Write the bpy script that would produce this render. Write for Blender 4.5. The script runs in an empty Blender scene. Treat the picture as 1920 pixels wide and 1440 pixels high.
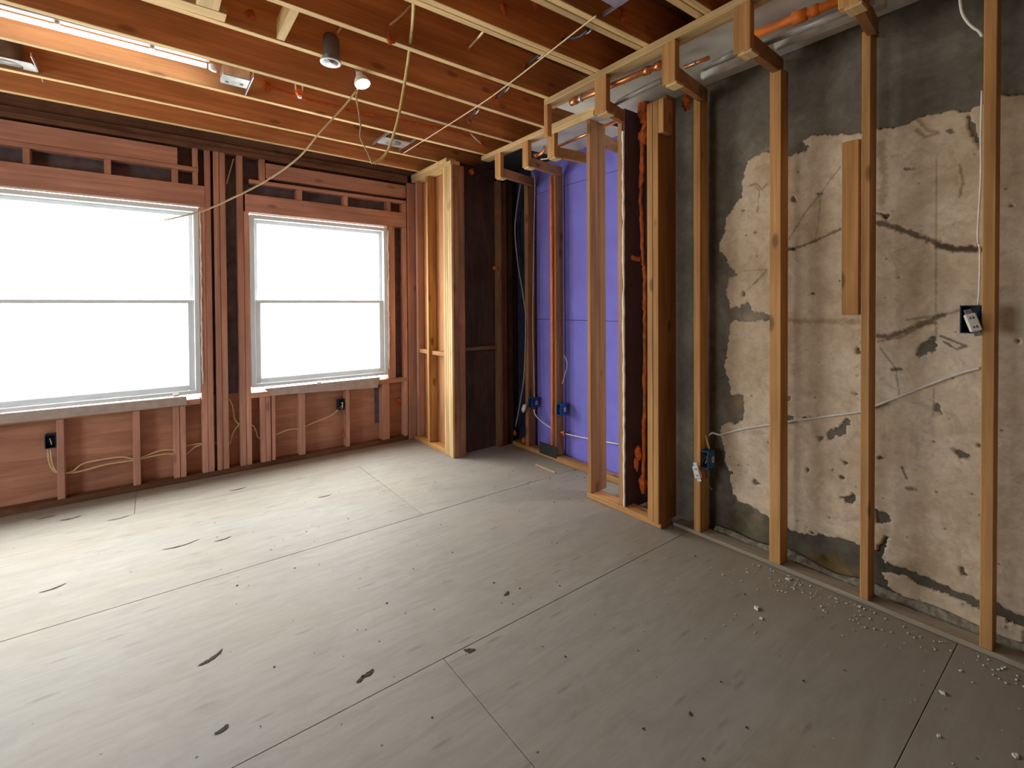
import bpy, bmesh, math, random
import numpy as np
from mathutils import Vector, Matrix, noise as mnoise

random.seed(7)
SC = bpy.context.scene
COL = SC.collection

# ------------------------------------------------------------------ camera
cam_d = bpy.data.cameras.new('camera')
cam_d.sensor_fit = 'HORIZONTAL'; cam_d.sensor_width = 36.0
cam_d.lens = 16.6343
cam_d.shift_y = -0.06957
cam_d.clip_start = 0.02; cam_d.clip_end = 200
cam = bpy.data.objects.new('camera', cam_d)
COL.objects.link(cam)
AX = [(0.794146, -0.607693, -0.006360), (0.013582, 0.007285, 0.999881), (-0.607575, -0.794138, 0.014039)]
mw = Matrix.Identity(4)
for c in range(3):
    for r in range(3):
        mw[r][c] = AX[c][r]
mw.translation = (0, 0, 1.37)
cam.matrix_world = mw
SC.camera = cam

# ------------------------------------------------------------------ sky and exposure
world = bpy.data.worlds.new('overcast_sky'); SC.world = world
world.use_nodes = True
bg = world.node_tree.nodes['Background']
_nt = world.node_tree
_tc = _nt.nodes.new('ShaderNodeTexCoord'); _sp = _nt.nodes.new('ShaderNodeSeparateXYZ'); _rp = _nt.nodes.new('ShaderNodeValToRGB')
_mr = _nt.nodes.new('ShaderNodeMapRange'); _mr.inputs[1].default_value = -1; _mr.inputs[2].default_value = 1
_nt.links.new(_tc.outputs['Generated'], _sp.inputs[0]); _nt.links.new(_sp.outputs['Z'], _mr.inputs[0]); _nt.links.new(_mr.outputs[0], _rp.inputs[0])
_e = _rp.color_ramp.elements                      # overcast sky: three times brighter at the zenith, dull ground below the horizon
_e[0].position = 0.48; _e[0].color = (0.40, 0.39, 0.37, 1)
_e[1].position = 1.0; _e[1].color = (0.975, 0.985, 1.0, 1)
_m = _e.new(0.52); _m.color = (0.35, 0.355, 0.36, 1)
_nt.links.new(_rp.outputs[0], bg.inputs['Color'])
bg.inputs['Strength'].default_value = 15.5
SC.view_settings.view_transform = 'Standard'
SC.view_settings.look = 'None'
SC.view_settings.gamma = 1.0
SC.view_settings.use_curve_mapping = False
SC.view_settings.exposure = 0.95
SC.cycles.max_bounces = 8
SC.cycles.diffuse_bounces = 5
SC.cycles.transparent_max_bounces = 8
SC.cycles.caustics_reflective = False
SC.cycles.caustics_refractive = False
SC.cycles.use_denoising = True
SC.cycles.use_adaptive_sampling = True
SC.cycles.adaptive_threshold = 0.04

def portal(name, loc, sx, sy, rot):
    d = bpy.data.lights.new(name, 'AREA'); d.shape = 'RECTANGLE'; d.size = sx; d.size_y = sy
    d.cycles.is_portal = True
    o = bpy.data.objects.new(name, d); o.location = loc; o.rotation_euler = rot; COL.objects.link(o)
portal('sky_portal', (-0.62, 4.68, 1.42), 1.9, 1.5, (-math.pi/2, 0, 0))
portal('sky_portal', (1.29, 4.68, 1.42), 1.25, 1.5, (-math.pi/2, 0, 0))

portal('sky_portal', (-3.14, 2.125, 1.43), 1.4, 1.24, (0, -math.pi/2, 0))  # portal for the added fill window in the left wall

# ------------------------------------------------------------------ materials
def nodes_of(name, rough=0.75):
    m = bpy.data.materials.new(name); m.use_nodes = True
    nt = m.node_tree; b = nt.nodes['Principled BSDF']
    b.inputs['Roughness'].default_value = rough
    b.inputs['Specular IOR Level'].default_value = 0.25
    return m, nt, b
def N(nt, t, **kw):
    n = nt.nodes.new(t)
    for k, v in kw.items():
        if k in n.inputs: n.inputs[k].default_value = v
        else: setattr(n, k, v)
    return n
def ramp(nt, stops, src):
    r = nt.nodes.new('ShaderNodeValToRGB')
    e = r.color_ramp.elements
    while len(e) < len(stops): e.new(0.5)
    for k, (p, c) in enumerate(stops):
        e[k].position = p; e[k].color = (c[0], c[1], c[2], 1) if not isinstance(c, (int, float)) else (c, c, c, 1)
    nt.links.new(src, r.inputs[0]); return r.outputs[0]
def mixc(nt, fac, a, b, mode='MIX'):
    m = nt.nodes.new('ShaderNodeMix'); m.data_type = 'RGBA'; m.blend_type = mode
    for s, v in ((m.inputs[0], fac), (m.inputs[6], a), (m.inputs[7], b)):
        if isinstance(v, (int, float)): s.default_value = v
        elif isinstance(v, tuple): s.default_value = (v[0], v[1], v[2], 1)
        else: nt.links.new(v, s)
    return m.outputs[2]
def mathn(nt, op, a, b=0.0):
    m = nt.nodes.new('ShaderNodeMath'); m.operation = op
    for s, v in ((m.inputs[0], a), (m.inputs[1], b)):
        if isinstance(v, (int, float)): s.default_value = v
        else: nt.links.new(v, s)
    return m.outputs[0]
def bump(nt, b, h, strength, dist=0.004):
    n = N(nt, 'ShaderNodeBump', Strength=strength, Distance=dist)
    nt.links.new(h, n.inputs['Height']); nt.links.new(n.outputs[0], b.inputs['Normal'])

def wood(name, dark, light, axis, knots=1.0, dirt=0.0, var=0.16, rough=0.7):
    m, nt, b = nodes_of(name, rough)
    tc = N(nt, 'ShaderNodeTexCoord'); oi = N(nt, 'ShaderNodeObjectInfo')
    off = mathn(nt, 'MULTIPLY', oi.outputs['Random'], 37.0)
    cx = N(nt, 'ShaderNodeCombineXYZ')
    for k in range(3): nt.links.new(off, cx.inputs[k])
    add = N(nt, 'ShaderNodeVectorMath', operation='ADD')
    nt.links.new(tc.outputs['Object'], add.inputs[0]); nt.links.new(cx.outputs[0], add.inputs[1])
    def mapped(al, ac):
        mp = N(nt, 'ShaderNodeMapping')
        s = [ac, ac, ac]; s[axis] = al
        mp.inputs['Scale'].default_value = s
        nt.links.new(add.outputs[0], mp.inputs['Vector']); return mp.outputs[0]
    g1 = N(nt, 'ShaderNodeTexNoise', Scale=1.0, Detail=5.0, Roughness=0.6, Distortion=0.4)
    nt.links.new(mapped(1.1, 34), g1.inputs['Vector'])
    g2 = N(nt, 'ShaderNodeTexNoise', Scale=1.0, Detail=3.0, Roughness=0.5)
    nt.links.new(mapped(1.6, 7), g2.inputs['Vector'])
    mid = tuple((a + c) / 2 for a, c in zip(dark, light))
    col = ramp(nt, [(0.30, dark), (0.52, mid), (0.70, light)], g1.outputs['Fac'])
    tone = ramp(nt, [(0.3, 0.74), (0.7, 1.12)], g2.outputs['Fac'])
    col = mixc(nt, 1.0, col, tone, 'MULTIPLY')
    if knots:
        vo = N(nt, 'ShaderNodeTexVoronoi', Scale=1.0, Randomness=1.0)
        nt.links.new(mapped(3.2, 7.5), vo.inputs['Vector'])
        k = ramp(nt, [(0.0, 1.0), (0.10, 0.85), (0.17, 0.0)], vo.outputs['Distance'])
        col = mixc(nt, mathn(nt, 'MULTIPLY', k, 0.75 * knots), col, tuple(c * 0.28 for c in dark))
    if dirt:
        d = N(nt, 'ShaderNodeTexNoise', Scale=3.5, Detail=6.0, Roughness=0.65)
        nt.links.new(add.outputs[0], d.inputs['Vector'])
        f = ramp(nt, [(0.45, 0.0), (0.72, dirt)], d.outputs['Fac'])
        col = mixc(nt, f, col, tuple(c * 0.22 for c in dark))
    hs = N(nt, 'ShaderNodeHueSaturation')
    nt.links.new(col, hs.inputs['Color'])
    v = mathn(nt, 'ADD', mathn(nt, 'MULTIPLY', oi.outputs['Random'], 2 * var), 1 - var)
    nt.links.new(v, hs.inputs['Value'])
    nt.links.new(hs.outputs[0], b.inputs['Base Color'])
    bump(nt, b, g1.outputs['Fac'], 0.25, 0.002)
    return m
WOOD = {}
def W(tone, axis):
    k = (tone, axis)
    if k not in WOOD:
        nm = tone + '_wood_grain_' + 'xyz'[axis]
        if tone == 'pine':   WOOD[k] = wood(nm, (0.36, 0.165, 0.055), (0.60, 0.325, 0.120), axis, 1.0)
        if tone == 'pale':   WOOD[k] = wood(nm, (0.50, 0.32, 0.14), (0.74, 0.52, 0.26), axis, 0.6)
        if tone == 'joist':  WOOD[k] = wood(nm, (0.46, 0.185, 0.070), (0.70, 0.325, 0.125), axis, 0.8, 0.12)
        if tone == 'red':    WOOD[k] = wood(nm, (0.48, 0.235, 0.170), (0.68, 0.385, 0.290), axis, 0.7, 0.12)
        if tone == 'umber':  WOOD[k] = wood(nm, (0.16, 0.075, 0.042), (0.27, 0.13, 0.075), axis, 0.4, 0.5)
        if tone == 'brown':  WOOD[k] = wood(nm, (0.24, 0.105, 0.050), (0.38, 0.18, 0.085), axis, 0.5, 0.3)
        if tone == 'shaded_pine':  WOOD[k] = wood(nm, (0.27, 0.118, 0.046), (0.44, 0.215, 0.085), axis, 0.9)  # same pine, with the shade on camera-facing sides put into a darker tone
        if tone == 'soot':   WOOD[k] = wood(nm, (0.060, 0.036, 0.026), (0.115, 0.066, 0.046), axis, 0.2, 0.75)
    return WOOD[k]

def plain(name, col, rough=0.6, metal=0.0, nz=0.0, scale=40, bmp=0.0):
    m, nt, b = nodes_of(name, rough)
    b.inputs['Metallic'].default_value = metal
    if metal: b.inputs['Specular IOR Level'].default_value = 0.5
    t = N(nt, 'ShaderNodeTexCoord'); n = N(nt, 'ShaderNodeTexNoise', Scale=scale, Detail=4.0)
    nt.links.new(t.outputs['Object'], n.inputs['Vector'])
    lo = tuple(c * (1 - nz) for c in col); hi = tuple(min(1, c * (1 + nz)) for c in col)
    nt.links.new(ramp(nt, [(0.3, lo), (0.7, hi)], n.outputs['Fac']), b.inputs['Base Color'])
    if bmp: bump(nt, b, n.outputs['Fac'], bmp)
    return m
def glow(name, col, s):
    m, nt, b = nodes_of(name, 0.5)
    b.inputs['Base Color'].default_value = (0.9, 0.9, 0.9, 1)
    b.inputs['Emission Color'].default_value = (*col, 1); b.inputs['Emission Strength'].default_value = s
    return m
M = {}
M['vinyl'] = plain('white_vinyl', (0.70, 0.73, 0.75), 0.4, 0, 0.05, 8)
def _translucent(m):
    nt = m.node_tree; b = nt.nodes['Principled BSDF']; out = nt.nodes['Material Output']
    t = N(nt, 'ShaderNodeBsdfTranslucent'); t.inputs[0].default_value = (0.80, 0.84, 0.86, 1)
    mx = N(nt, 'ShaderNodeMixShader'); mx.inputs[0].default_value = 0.12
    nt.links.new(b.outputs[0], mx.inputs[1]); nt.links.new(t.outputs[0], mx.inputs[2]); nt.links.new(mx.outputs[0], out.inputs['Surface'])
_translucent(M['vinyl'])
M['apron'] = plain('pale_drywall_strip', (0.46, 0.39, 0.35), 0.85, 0, 0.10, 20)
M['caulk'] = plain('white_shim_caulk', (0.85, 0.83, 0.77), 0.9, 0, 0.1, 60, 0.4)
M['steel'] = plain('galvanised_steel', (0.62, 0.66, 0.67), 0.32, 0.85, 0.22, 14)
M['darksteel'] = plain('dark_can_metal', (0.20, 0.185, 0.175), 0.5, 0.4, 0.15, 20)
M['whitepaint'] = plain('white_enamel', (0.82, 0.82, 0.80), 0.35, 0, 0.04, 10)
M['copper'] = plain('copper_pipe', (0.80, 0.33, 0.13), 0.30, 0.85, 0.2, 22)
M['orangepipe'] = plain('orange_plastic_pipe', (0.80, 0.20, 0.03), 0.45, 0, 0.12, 16)
M['greypipe'] = plain('grey_sleeve_pipe', (0.55, 0.56, 0.56), 0.4, 0.3, 0.25, 12)
M['pvc'] = plain('off_white_pipe', (0.62, 0.60, 0.54), 0.5, 0, 0.12, 10)
M['foam'] = plain('orange_fire_foam', (0.62, 0.145, 0.035), 0.8, 0, 0.35, 30, 0.5)
M['cable'] = plain('cream_cable_sheath', (0.70, 0.55, 0.33), 0.5, 0, 0.1, 30)
M['yellowcable'] = plain('yellowed_cable_sheath', (0.50, 0.36, 0.13), 0.5, 0, 0.15, 24)
M['tancable'] = plain('tan_cable_sheath', (0.42, 0.28, 0.14), 0.5, 0, 0.1, 30)
M['whitecable'] = plain('white_cable_sheath', (0.76, 0.72, 0.66), 0.5, 0, 0.1, 30)
M['blackcable'] = plain('black_cable_sheath', (0.03, 0.03, 0.035), 0.45, 0, 0.2, 30)
M['greycable'] = plain('grey_cable_sheath', (0.30, 0.29, 0.28), 0.5, 0, 0.15, 30)
M['blue'] = plain('blue_plastic_box', (0.015, 0.085, 0.26), 0.45, 0, 0.2, 20)
M['navy'] = plain('navy_plastic_box', (0.015, 0.03, 0.07), 0.45, 0, 0.2, 20)
M['device'] = plain('white_outlet_plastic', (0.78, 0.75, 0.70), 0.45, 0, 0.08, 25)
M['slot'] = plain('dark_slot', (0.02, 0.02, 0.02), 0.7)
M['drywall'] = plain('soffit_drywall', (0.60, 0.58, 0.53), 0.9, 0, 0.10, 5)
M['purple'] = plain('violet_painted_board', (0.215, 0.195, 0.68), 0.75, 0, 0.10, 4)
M['plum'] = plain('plum_board', (0.105, 0.055, 0.075), 0.8, 0, 0.2, 6)  # single dark plum tone for the return board
M['shadeboard'] = plain('violet_board_shade', (0.018, 0.022, 0.055), 0.8, 0, 0.3, 8)
M['felt'] = plain('dark_sheathing_board', (0.14, 0.115, 0.135), 0.9, 0, 0.3, 12)
M['blackboard'] = plain('black_sheet', (0.03, 0.03, 0.027), 0.7, 0, 0.3, 12)
M['outer'] = plain('bare_wall_boards', (0.26, 0.175, 0.11), 0.9, 0, 0.15, 3)
M['outerdark'] = plain('dark_bare_boards', (0.13, 0.085, 0.055), 0.9, 0, 0.15, 3)
M['backing'] = plain('dark_backing', (0.12, 0.11, 0.10), 0.9, 0, 0.2, 6)
M['chip'] = plain('white_plaster_crumb', (0.64, 0.59, 0.51), 0.95, 0, 0.2, 60)
M['darkchip'] = plain('dark_wood_crumb', (0.06, 0.045, 0.035), 0.95, 0, 0.3, 60)
M['mortar'] = plain('dusty_mortar', (0.27, 0.25, 0.20), 0.95, 0, 0.45, 45, 0.6)
M['knot'] = plain('dark_floor_knot', (0.05, 0.042, 0.036), 0.9, 0, 0.4, 50)
M['lamp'] = glow('lit_lamp_lens', (1.0, 0.95, 0.85), 3.5)
M['tube'] = glow('lit_fluorescent_tube', (0.93, 0.97, 1.0), 8.0)

def plywood(name, dark, light, axis, stain=0.4):
    m, nt, b = nodes_of(name, 0.8)
    tc = N(nt, 'ShaderNodeTexCoord'); oi = N(nt, 'ShaderNodeObjectInfo')
    cx = N(nt, 'ShaderNodeCombineXYZ'); off = mathn(nt, 'MULTIPLY', oi.outputs['Random'], 19.0)
    for k in range(3): nt.links.new(off, cx.inputs[k])
    add = N(nt, 'ShaderNodeVectorMath', operation='ADD')
    nt.links.new(tc.outputs['Object'], add.inputs[0]); nt.links.new(cx.outputs[0], add.inputs[1])
    s = [9.0, 9.0, 9.0]; s[axis] = 0.9
    mp = N(nt, 'ShaderNodeMapping'); mp.inputs['Scale'].default_value = s
    nt.links.new(add.outputs[0], mp.inputs['Vector'])
    g = N(nt, 'ShaderNodeTexNoise', Scale=1.6, Detail=7.0, Roughness=0.68, Distortion=0.8)
    nt.links.new(mp.outputs[0], g.inputs['Vector'])
    col = ramp(nt, [(0.28, dark), (0.62, light)], g.outputs['Fac'])
    st = N(nt, 'ShaderNodeTexNoise', Scale=1.7, Detail=5.0, Roughness=0.6)
    nt.links.new(add.outputs[0], st.inputs['Vector'])
    f = ramp(nt, [(0.42, 0.0), (0.75, stain)], st.outputs['Fac'])
    col = mixc(nt, f, col, tuple(c * 0.35 for c in dark))
    nt.links.new(col, b.inputs['Base Color']); bump(nt, b, g.outputs['Fac'], 0.2, 0.002)
    return m
M['plyred'] = plywood('red_brown_plywood', (0.36, 0.16, 0.105), (0.56, 0.285, 0.19), 0, 0.4)
M['plyorange'] = plywood('orange_brown_plywood', (0.34, 0.14, 0.06), (0.50, 0.235, 0.10), 2, 0.2)
M['dustwood'] = plywood('dusty_plate_wood', (0.20, 0.155, 0.11), (0.36, 0.30, 0.23), 1, 0.3)
M['plysoot'] = plywood('sooty_plywood', (0.030, 0.017, 0.013), (0.095, 0.048, 0.033), 2, 0.85)
M['subfloor'] = plywood('subfloor_underside', (0.17, 0.085, 0.04), (0.30, 0.16, 0.08), 1, 0.4)

# floor plywood: grey weathered face grain running along X, worn patches, dark knots
def floor_material():
    m, nt, b = nodes_of('weathered_floor_plywood', 0.62)
    b.inputs['Specular IOR Level'].default_value = 0.35
    ge = N(nt, 'ShaderNodeNewGeometry'); oi = N(nt, 'ShaderNodeObjectInfo')
    pos = ge.outputs['Position']
    def noise_(scale, sx, sy, detail=6, rough=0.6, dist=0.0):
        mp = N(nt, 'ShaderNodeMapping'); mp.inputs['Scale'].default_value = (sx, sy, 1)
        nt.links.new(pos, mp.inputs['Vector'])
        n = N(nt, 'ShaderNodeTexNoise', Scale=scale, Detail=float(detail), Roughness=rough, Distortion=dist)
        nt.links.new(mp.outputs[0], n.inputs['Vector']); return n.outputs['Fac']
    grain = noise_(3.0, 0.75, 5.5, 9, 0.72, 0.9)
    col = ramp(nt, [(0.18, (0.255, 0.220, 0.178)), (0.5, (0.328, 0.295, 0.250)), (0.82, (0.385, 0.355, 0.306))], grain)
    warm = noise_(0.9, 0.8, 1.4, 4, 0.55)
    col = mixc(nt, ramp(nt, [(0.48, 0.0), (0.72, 0.55)], warm), col, (0.36, 0.28, 0.195))
    cool = noise_(0.7, 1.0, 1.2, 3, 0.5, 0.3)
    col = mixc(nt, ramp(nt, [(0.50, 0.0), (0.70, 0.45)], cool), col, (0.30, 0.305, 0.30))
    smudge = noise_(2.6, 0.6, 1.6, 7, 0.65, 1.2)
    col = mixc(nt, ramp(nt, [(0.56, 0.0), (0.78, 0.55)], smudge), col, (0.20, 0.18, 0.155))
    blot = noise_(5.5, 0.8, 1.3, 8, 0.7, 0.8)
    col = mixc(nt, ramp(nt, [(0.46, 0.0), (0.70, 0.38)], blot), col, (0.235, 0.20, 0.165))
    speck = N(nt, 'ShaderNodeTexVoronoi', Scale=9.0); nt.links.new(pos, speck.inputs['Vector'])
    col = mixc(nt, ramp(nt, [(0.030, 0.85), (0.055, 0.0)], speck.outputs['Distance']), col, (0.06, 0.05, 0.045))
    streak = N(nt, 'ShaderNodeTexVoronoi', Scale=1.0)
    mp = N(nt, 'ShaderNodeMapping'); mp.inputs['Scale'].default_value = (3.0, 15.0, 1)
    nt.links.new(pos, mp.inputs['Vector']); nt.links.new(mp.outputs[0], streak.inputs['Vector'])
    col = mixc(nt, ramp(nt, [(0.05, 0.55), (0.16, 0.0)], streak.outputs['Distance']), col, (0.17, 0.15, 0.125))
    # browner, darker tone towards the old wall on the right, with a ragged edge
    sx = N(nt, 'ShaderNodeSeparateXYZ'); nt.links.new(pos, sx.inputs[0])
    edge = mathn(nt, 'ADD', sx.outputs['X'], mathn(nt, 'MULTIPLY', smudge, 0.9))
    col = mixc(nt, ramp(nt, [(0.0, 0.0), (1.0, 0.5)], mathn(nt, 'SUBTRACT', edge, 2.05)), col, (0.22, 0.17, 0.12))
    hs = N(nt, 'ShaderNodeHueSaturation'); nt.links.new(col, hs.inputs['Color'])
    nt.links.new(mathn(nt, 'ADD', mathn(nt, 'MULTIPLY', oi.outputs['Random'], 0.14), 0.93), hs.inputs['Value'])
    nt.links.new(hs.outputs[0], b.inputs['Base Color'])
    bump(nt, b, grain, 0.35, 0.003)
    return m
M['floor'] = floor_material()

def glass_material():
    m = bpy.data.materials.new('window_glass'); m.use_nodes = True
    nt = m.node_tree; nt.nodes.remove(nt.nodes['Principled BSDF'])
    out = nt.nodes['Material Output']
    t = N(nt, 'ShaderNodeBsdfTransparent'); t.inputs[0].default_value = (0.96, 0.98, 0.97, 1)
    g = N(nt, 'ShaderNodeBsdfGlossy', Roughness=0.03)
    lw = N(nt, 'ShaderNodeLayerWeight', Blend=0.5)
    fac = mathn(nt, 'ADD', mathn(nt, 'MULTIPLY', mathn(nt, 'POWER', lw.outputs['Facing'], 5.0), 0.5), 0.03)
    mx = N(nt, 'ShaderNodeMixShader')
    nt.links.new(fac, mx.inputs[0]); nt.links.new(t.outputs[0], mx.inputs[1]); nt.links.new(g.outputs[0], mx.inputs[2])
    nt.links.new(mx.outputs[0], out.inputs['Surface']); return m
M['glass'] = glass_material()

# ------------------------------------------------------------------ builders
def tag(o, label=None, cat=None, group=None, kind=None):
    if label: o['label'] = label
    if cat: o['category'] = cat
    if group: o['group'] = group
    if kind: o['kind'] = kind
    return o
def wloc(o):
    v = Vector((0, 0, 0))
    while o is not None:
        v = v + o.location; o = o.parent
    return v
def empty(name, loc, **kw):
    o = bpy.data.objects.new(name, None); o.empty_display_size = 0.05; o.location = loc
    COL.objects.link(o); return tag(o, **kw)
def link(name, bm, mat, parent=None, origin=None, smooth=False, **kw):
    """bm is in world coordinates; the object gets its origin at the base of its own bounds"""
    bm.normal_update()
    if origin is None:
        xs = [v.co for v in bm.verts]
        lo = Vector((min(c.x for c in xs), min(c.y for c in xs), min(c.z for c in xs)))
        hi = Vector((max(c.x for c in xs), max(c.y for c in xs), max(c.z for c in xs)))
        origin = Vector(((lo.x + hi.x) / 2, (lo.y + hi.y) / 2, lo.z))
    origin = Vector(origin)
    bmesh.ops.translate(bm, verts=bm.verts, vec=-origin)
    if smooth:
        for f in bm.faces: f.smooth = True
    me = bpy.data.meshes.new(name); bm.to_mesh(me); bm.free()
    me.materials.append(mat)
    o = bpy.data.objects.new(name, me); COL.objects.link(o)
    o.location = origin
    if parent is not None:
        o.location = origin - wloc(parent); o.parent = parent
    return tag(o, **kw)
def add_box(bm, x0, x1, y0, y1, z0, z1):
    vs = [bm.verts.new(p) for p in ((x0,y0,z0),(x1,y0,z0),(x1,y1,z0),(x0,y1,z0),(x0,y0,z1),(x1,y0,z1),(x1,y1,z1),(x0,y1,z1))]
    for f in ((0,3,2,1),(4,5,6,7),(0,1,5,4),(1,2,6,5),(2,3,7,6),(3,0,4,7)): bm.faces.new([vs[i] for i in f])
    return vs
def bevel(bm, w, seg=1):
    if w > 0:
        bmesh.ops.bevel(bm, geom=bm.edges[:], offset=w, segments=seg, affect='EDGES', profile=0.5, clamp_overlap=True)
def board(name, parent, x0, x1, y0, y1, z0, z1, tone='pine', bev=0.0025, jig=0.0, **kw):
    x0, x1 = min(x0, x1), max(x0, x1); y0, y1 = min(y0, y1), max(y0, y1); z0, z1 = min(z0, z1), max(z0, z1)
    bm = bmesh.new(); vs = add_box(bm, x0, x1, y0, y1, z0, z1)
    if jig:
        for v in vs: v.co += Vector((random.uniform(-jig, jig), random.uniform(-jig, jig), 0))
    bevel(bm, bev)
    d = (x1 - x0, y1 - y0, z1 - z0)
    mat = W(tone, d.index(max(d))) if tone in ('pine','pale','joist','red','umber','soot','brown','shaded_pine') else M[tone]
    return link(name, bm, mat, parent, **kw)
def beam(name, parent, p0, p1, wdir, w, h, tone='pine', bev=0.0025, **kw):
    """board from p0 to p1 (its lower edge), widened by w along wdir and by h upwards"""
    p0, p1, wd = Vector(p0), Vector(p1), Vector(wdir) * w
    up = Vector((0, 0, h)); bm = bmesh.new()
    vs = [bm.verts.new(p) for p in (p0, p1, p1 + wd, p0 + wd, p0 + up, p1 + up, p1 + wd + up, p0 + wd + up)]
    for f in ((0,3,2,1),(4,5,6,7),(0,1,5,4),(1,2,6,5),(2,3,7,6),(3,0,4,7)): bm.faces.new([vs[i] for i in f])
    bmesh.ops.recalc_face_normals(bm, faces=bm.faces[:]); bevel(bm, bev)
    d = [abs(c) for c in (p1 - p0)]
    mat = W(tone, d.index(max(d))) if tone in ('pine','pale','joist','red','umber','soot','brown','shaded_pine') else M[tone]
    return link(name, bm, mat, parent, **kw)
def spline(pts, n=8):
    P = [Vector(p) for p in pts]
    if len(P) == 2: return P
    out = []
    for i in range(len(P) - 1):
        a = P[i-1] if i else P[0] * 2 - P[1]; b, c = P[i], P[i+1]
        d = P[i+2] if i + 2 < len(P) else P[-1] * 2 - P[-2]
        for k in range(n):
            t = k / n
            out.append(0.5 * ((2*b) + (c-a)*t + (2*a-5*b+4*c-d)*t*t + (3*b-a-3*c+d)*t*t*t))
    out.append(P[-1]); return out
def add_tube(bm, pts, r, seg=8, flat=1.0):
    pts = [Vector(p) for p in pts]
    rings = []; up = Vector((0.13, 0.21, 1)).normalized()
    for i, p in enumerate(pts):
        t = (pts[min(i+1, len(pts)-1)] - pts[max(i-1, 0)]).normalized()
        a = t.cross(up)
        if a.length < 1e-3: a = t.cross(Vector((1, 0, 0)))
        a.normalize(); b_ = t.cross(a).normalized()
        rr = r[i] if isinstance(r, (list, tuple)) else r
        rings.append([bm.verts.new(p + a * math.cos(q) * rr + b_ * math.sin(q) * rr * flat) for q in (2 * math.pi * k / seg for k in range(seg))])
    for A, B in zip(rings, rings[1:]):
        for k in range(seg): bm.faces.new((A[k], A[(k+1) % seg], B[(k+1) % seg], B[k]))
    bm.faces.new(rings[0][::-1]); bm.faces.new(rings[-1])
    bmesh.ops.recalc_face_normals(bm, faces=bm.faces[:])
def tube(name, pts, r, mat, parent=None, n=8, seg=8, flat=1.0, **kw):
    bm = bmesh.new(); add_tube(bm, spline(pts, n), r, seg, flat)
    return link(name, bm, M[mat], parent, smooth=True, **kw)
def lathe(name, prof, c, mat, parent=None, seg=24, axis='z', smooth=True, **kw):
    bm = bmesh.new(); rings = []
    for r, h in prof:
        rings.append([bm.verts.new(Vector(c) + Vector((r * math.cos(2*math.pi*k/seg), r * math.sin(2*math.pi*k/seg), h))) for k in range(seg)])
    for A, B in zip(rings, rings[1:]):
        for k in range(seg): bm.faces.new((A[k], A[(k+1) % seg], B[(k+1) % seg], B[k]))
    bm.faces.new(rings[0][::-1]); bm.faces.new(rings[-1])
    bmesh.ops.recalc_face_normals(bm, faces=bm.faces[:])
    return link(name, bm, M[mat], parent, smooth=smooth, **kw)
def blob(name, parent, c, sx, sy, sz, mat='foam', seed=0, rough=0.45, **kw):
    bm = bmesh.new(); bmesh.ops.create_icosphere(bm, subdivisions=3, radius=1.0)
    for v in bm.verts:
        k = 1 + rough * mnoise.noise(v.co * 1.7 + Vector((seed * 3.1, seed * 1.7, 0))) + rough * 0.5 * mnoise.noise(v.co * 4.1 + Vector((0, seed, 9)))
        v.co = Vector((v.co.x * sx * k, v.co.y * sy * k, v.co.z * sz * k)) + Vector(c)
    return link(name, bm, M[mat], parent, smooth=True, **kw)

# ================================================================== FLOOR
floor = empty('floor', (0, 0, 0), label='weathered grey plywood subfloor of the gutted room', cat='floor', kind='structure')
board('underlayment', floor, -3.0, 3.1, -1.6, 4.66, -0.06, -0.022, 'blackboard', 0)
rows = [(-1.6, -0.797), (-0.797, 0.413), (0.413, 1.617), (1.617, 2.822), (2.822, 4.03), (4.03, 4.66)]
cuts = [[-3.0, -0.4, 2.04, 3.1], [-3.0, -1.55, 0.89, 3.1], [-3.0, -1.55, 0.89, 3.1], [-3.0, -0.8, 3.1], [-3.0, -1.03, 1.41, 3.1], [-3.0, -0.1, 2.3, 3.1]]
for (y0, y1), cx in zip(rows, cuts):
    for x0, x1 in zip(cx, cx[1:]):
        g = 0.0011
        bm = bmesh.new(); add_box(bm, x0 + g, x1 - g, y0 + g, y1 - g, -0.021, random.uniform(-0.0012, 0.0))
        bevel(bm, 0.0012)
        link('plywood_sheet', bm, M['floor'], floor)

for q, L_, w_, a_ in (((0.174, 2.178), .050, .009, .5), ((-0.429, 4.201), .055, .010, .1), ((-0.562, 4.326), .05, .007, .1), ((-0.182, 4.007), .06, .006, .1), ((0.513, 4.089), .06, .007, 0), ((0.993, 3.542), .05, .006, 0), ((0.325, 3.257), .045, .006, .1), ((0.126, 3.326), .09, .006, .1),
                   ((0.629, 1.722), .026, .009, .2), ((0.598, 1.714), .020, .007, .6), ((0.167, 1.784), .022, .010, .3), ((0.993, 1.591), .024, .010, -.6), ((1.332, 1.797), .020, .009, .4), ((-0.395, 3.202), .05, .006, .3), ((1.25, 0.948), .005, .003, 0), ((1.42, 0.887), .009, .004, .5), ((1.517, 0.746), .005, .003, .2)):
    bm = bmesh.new(); n = 10; lo, hi = [], []
    for k in range(n + 1):
        t = -1 + 2 * k / n; x = t * L_; yb = 0.25 * L_ * (t * t - .4); ww = w_ * math.sqrt(max(0, 1 - t * t)) * random.uniform(.6, 1.2) + .0006
        for lst, sgn in ((lo, -1), (hi, 1)):
            px, py_ = x, yb + sgn * ww
            lst.append(bm.verts.new((q[0] + px * math.cos(a_) - py_ * math.sin(a_), q[1] + px * math.sin(a_) + py_ * math.cos(a_), 0.0007)))
    for k in range(n): bm.faces.new((lo[k], lo[k+1], hi[k+1], hi[k]))
    link('floor_knot', bm, M['knot'], floor)
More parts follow.
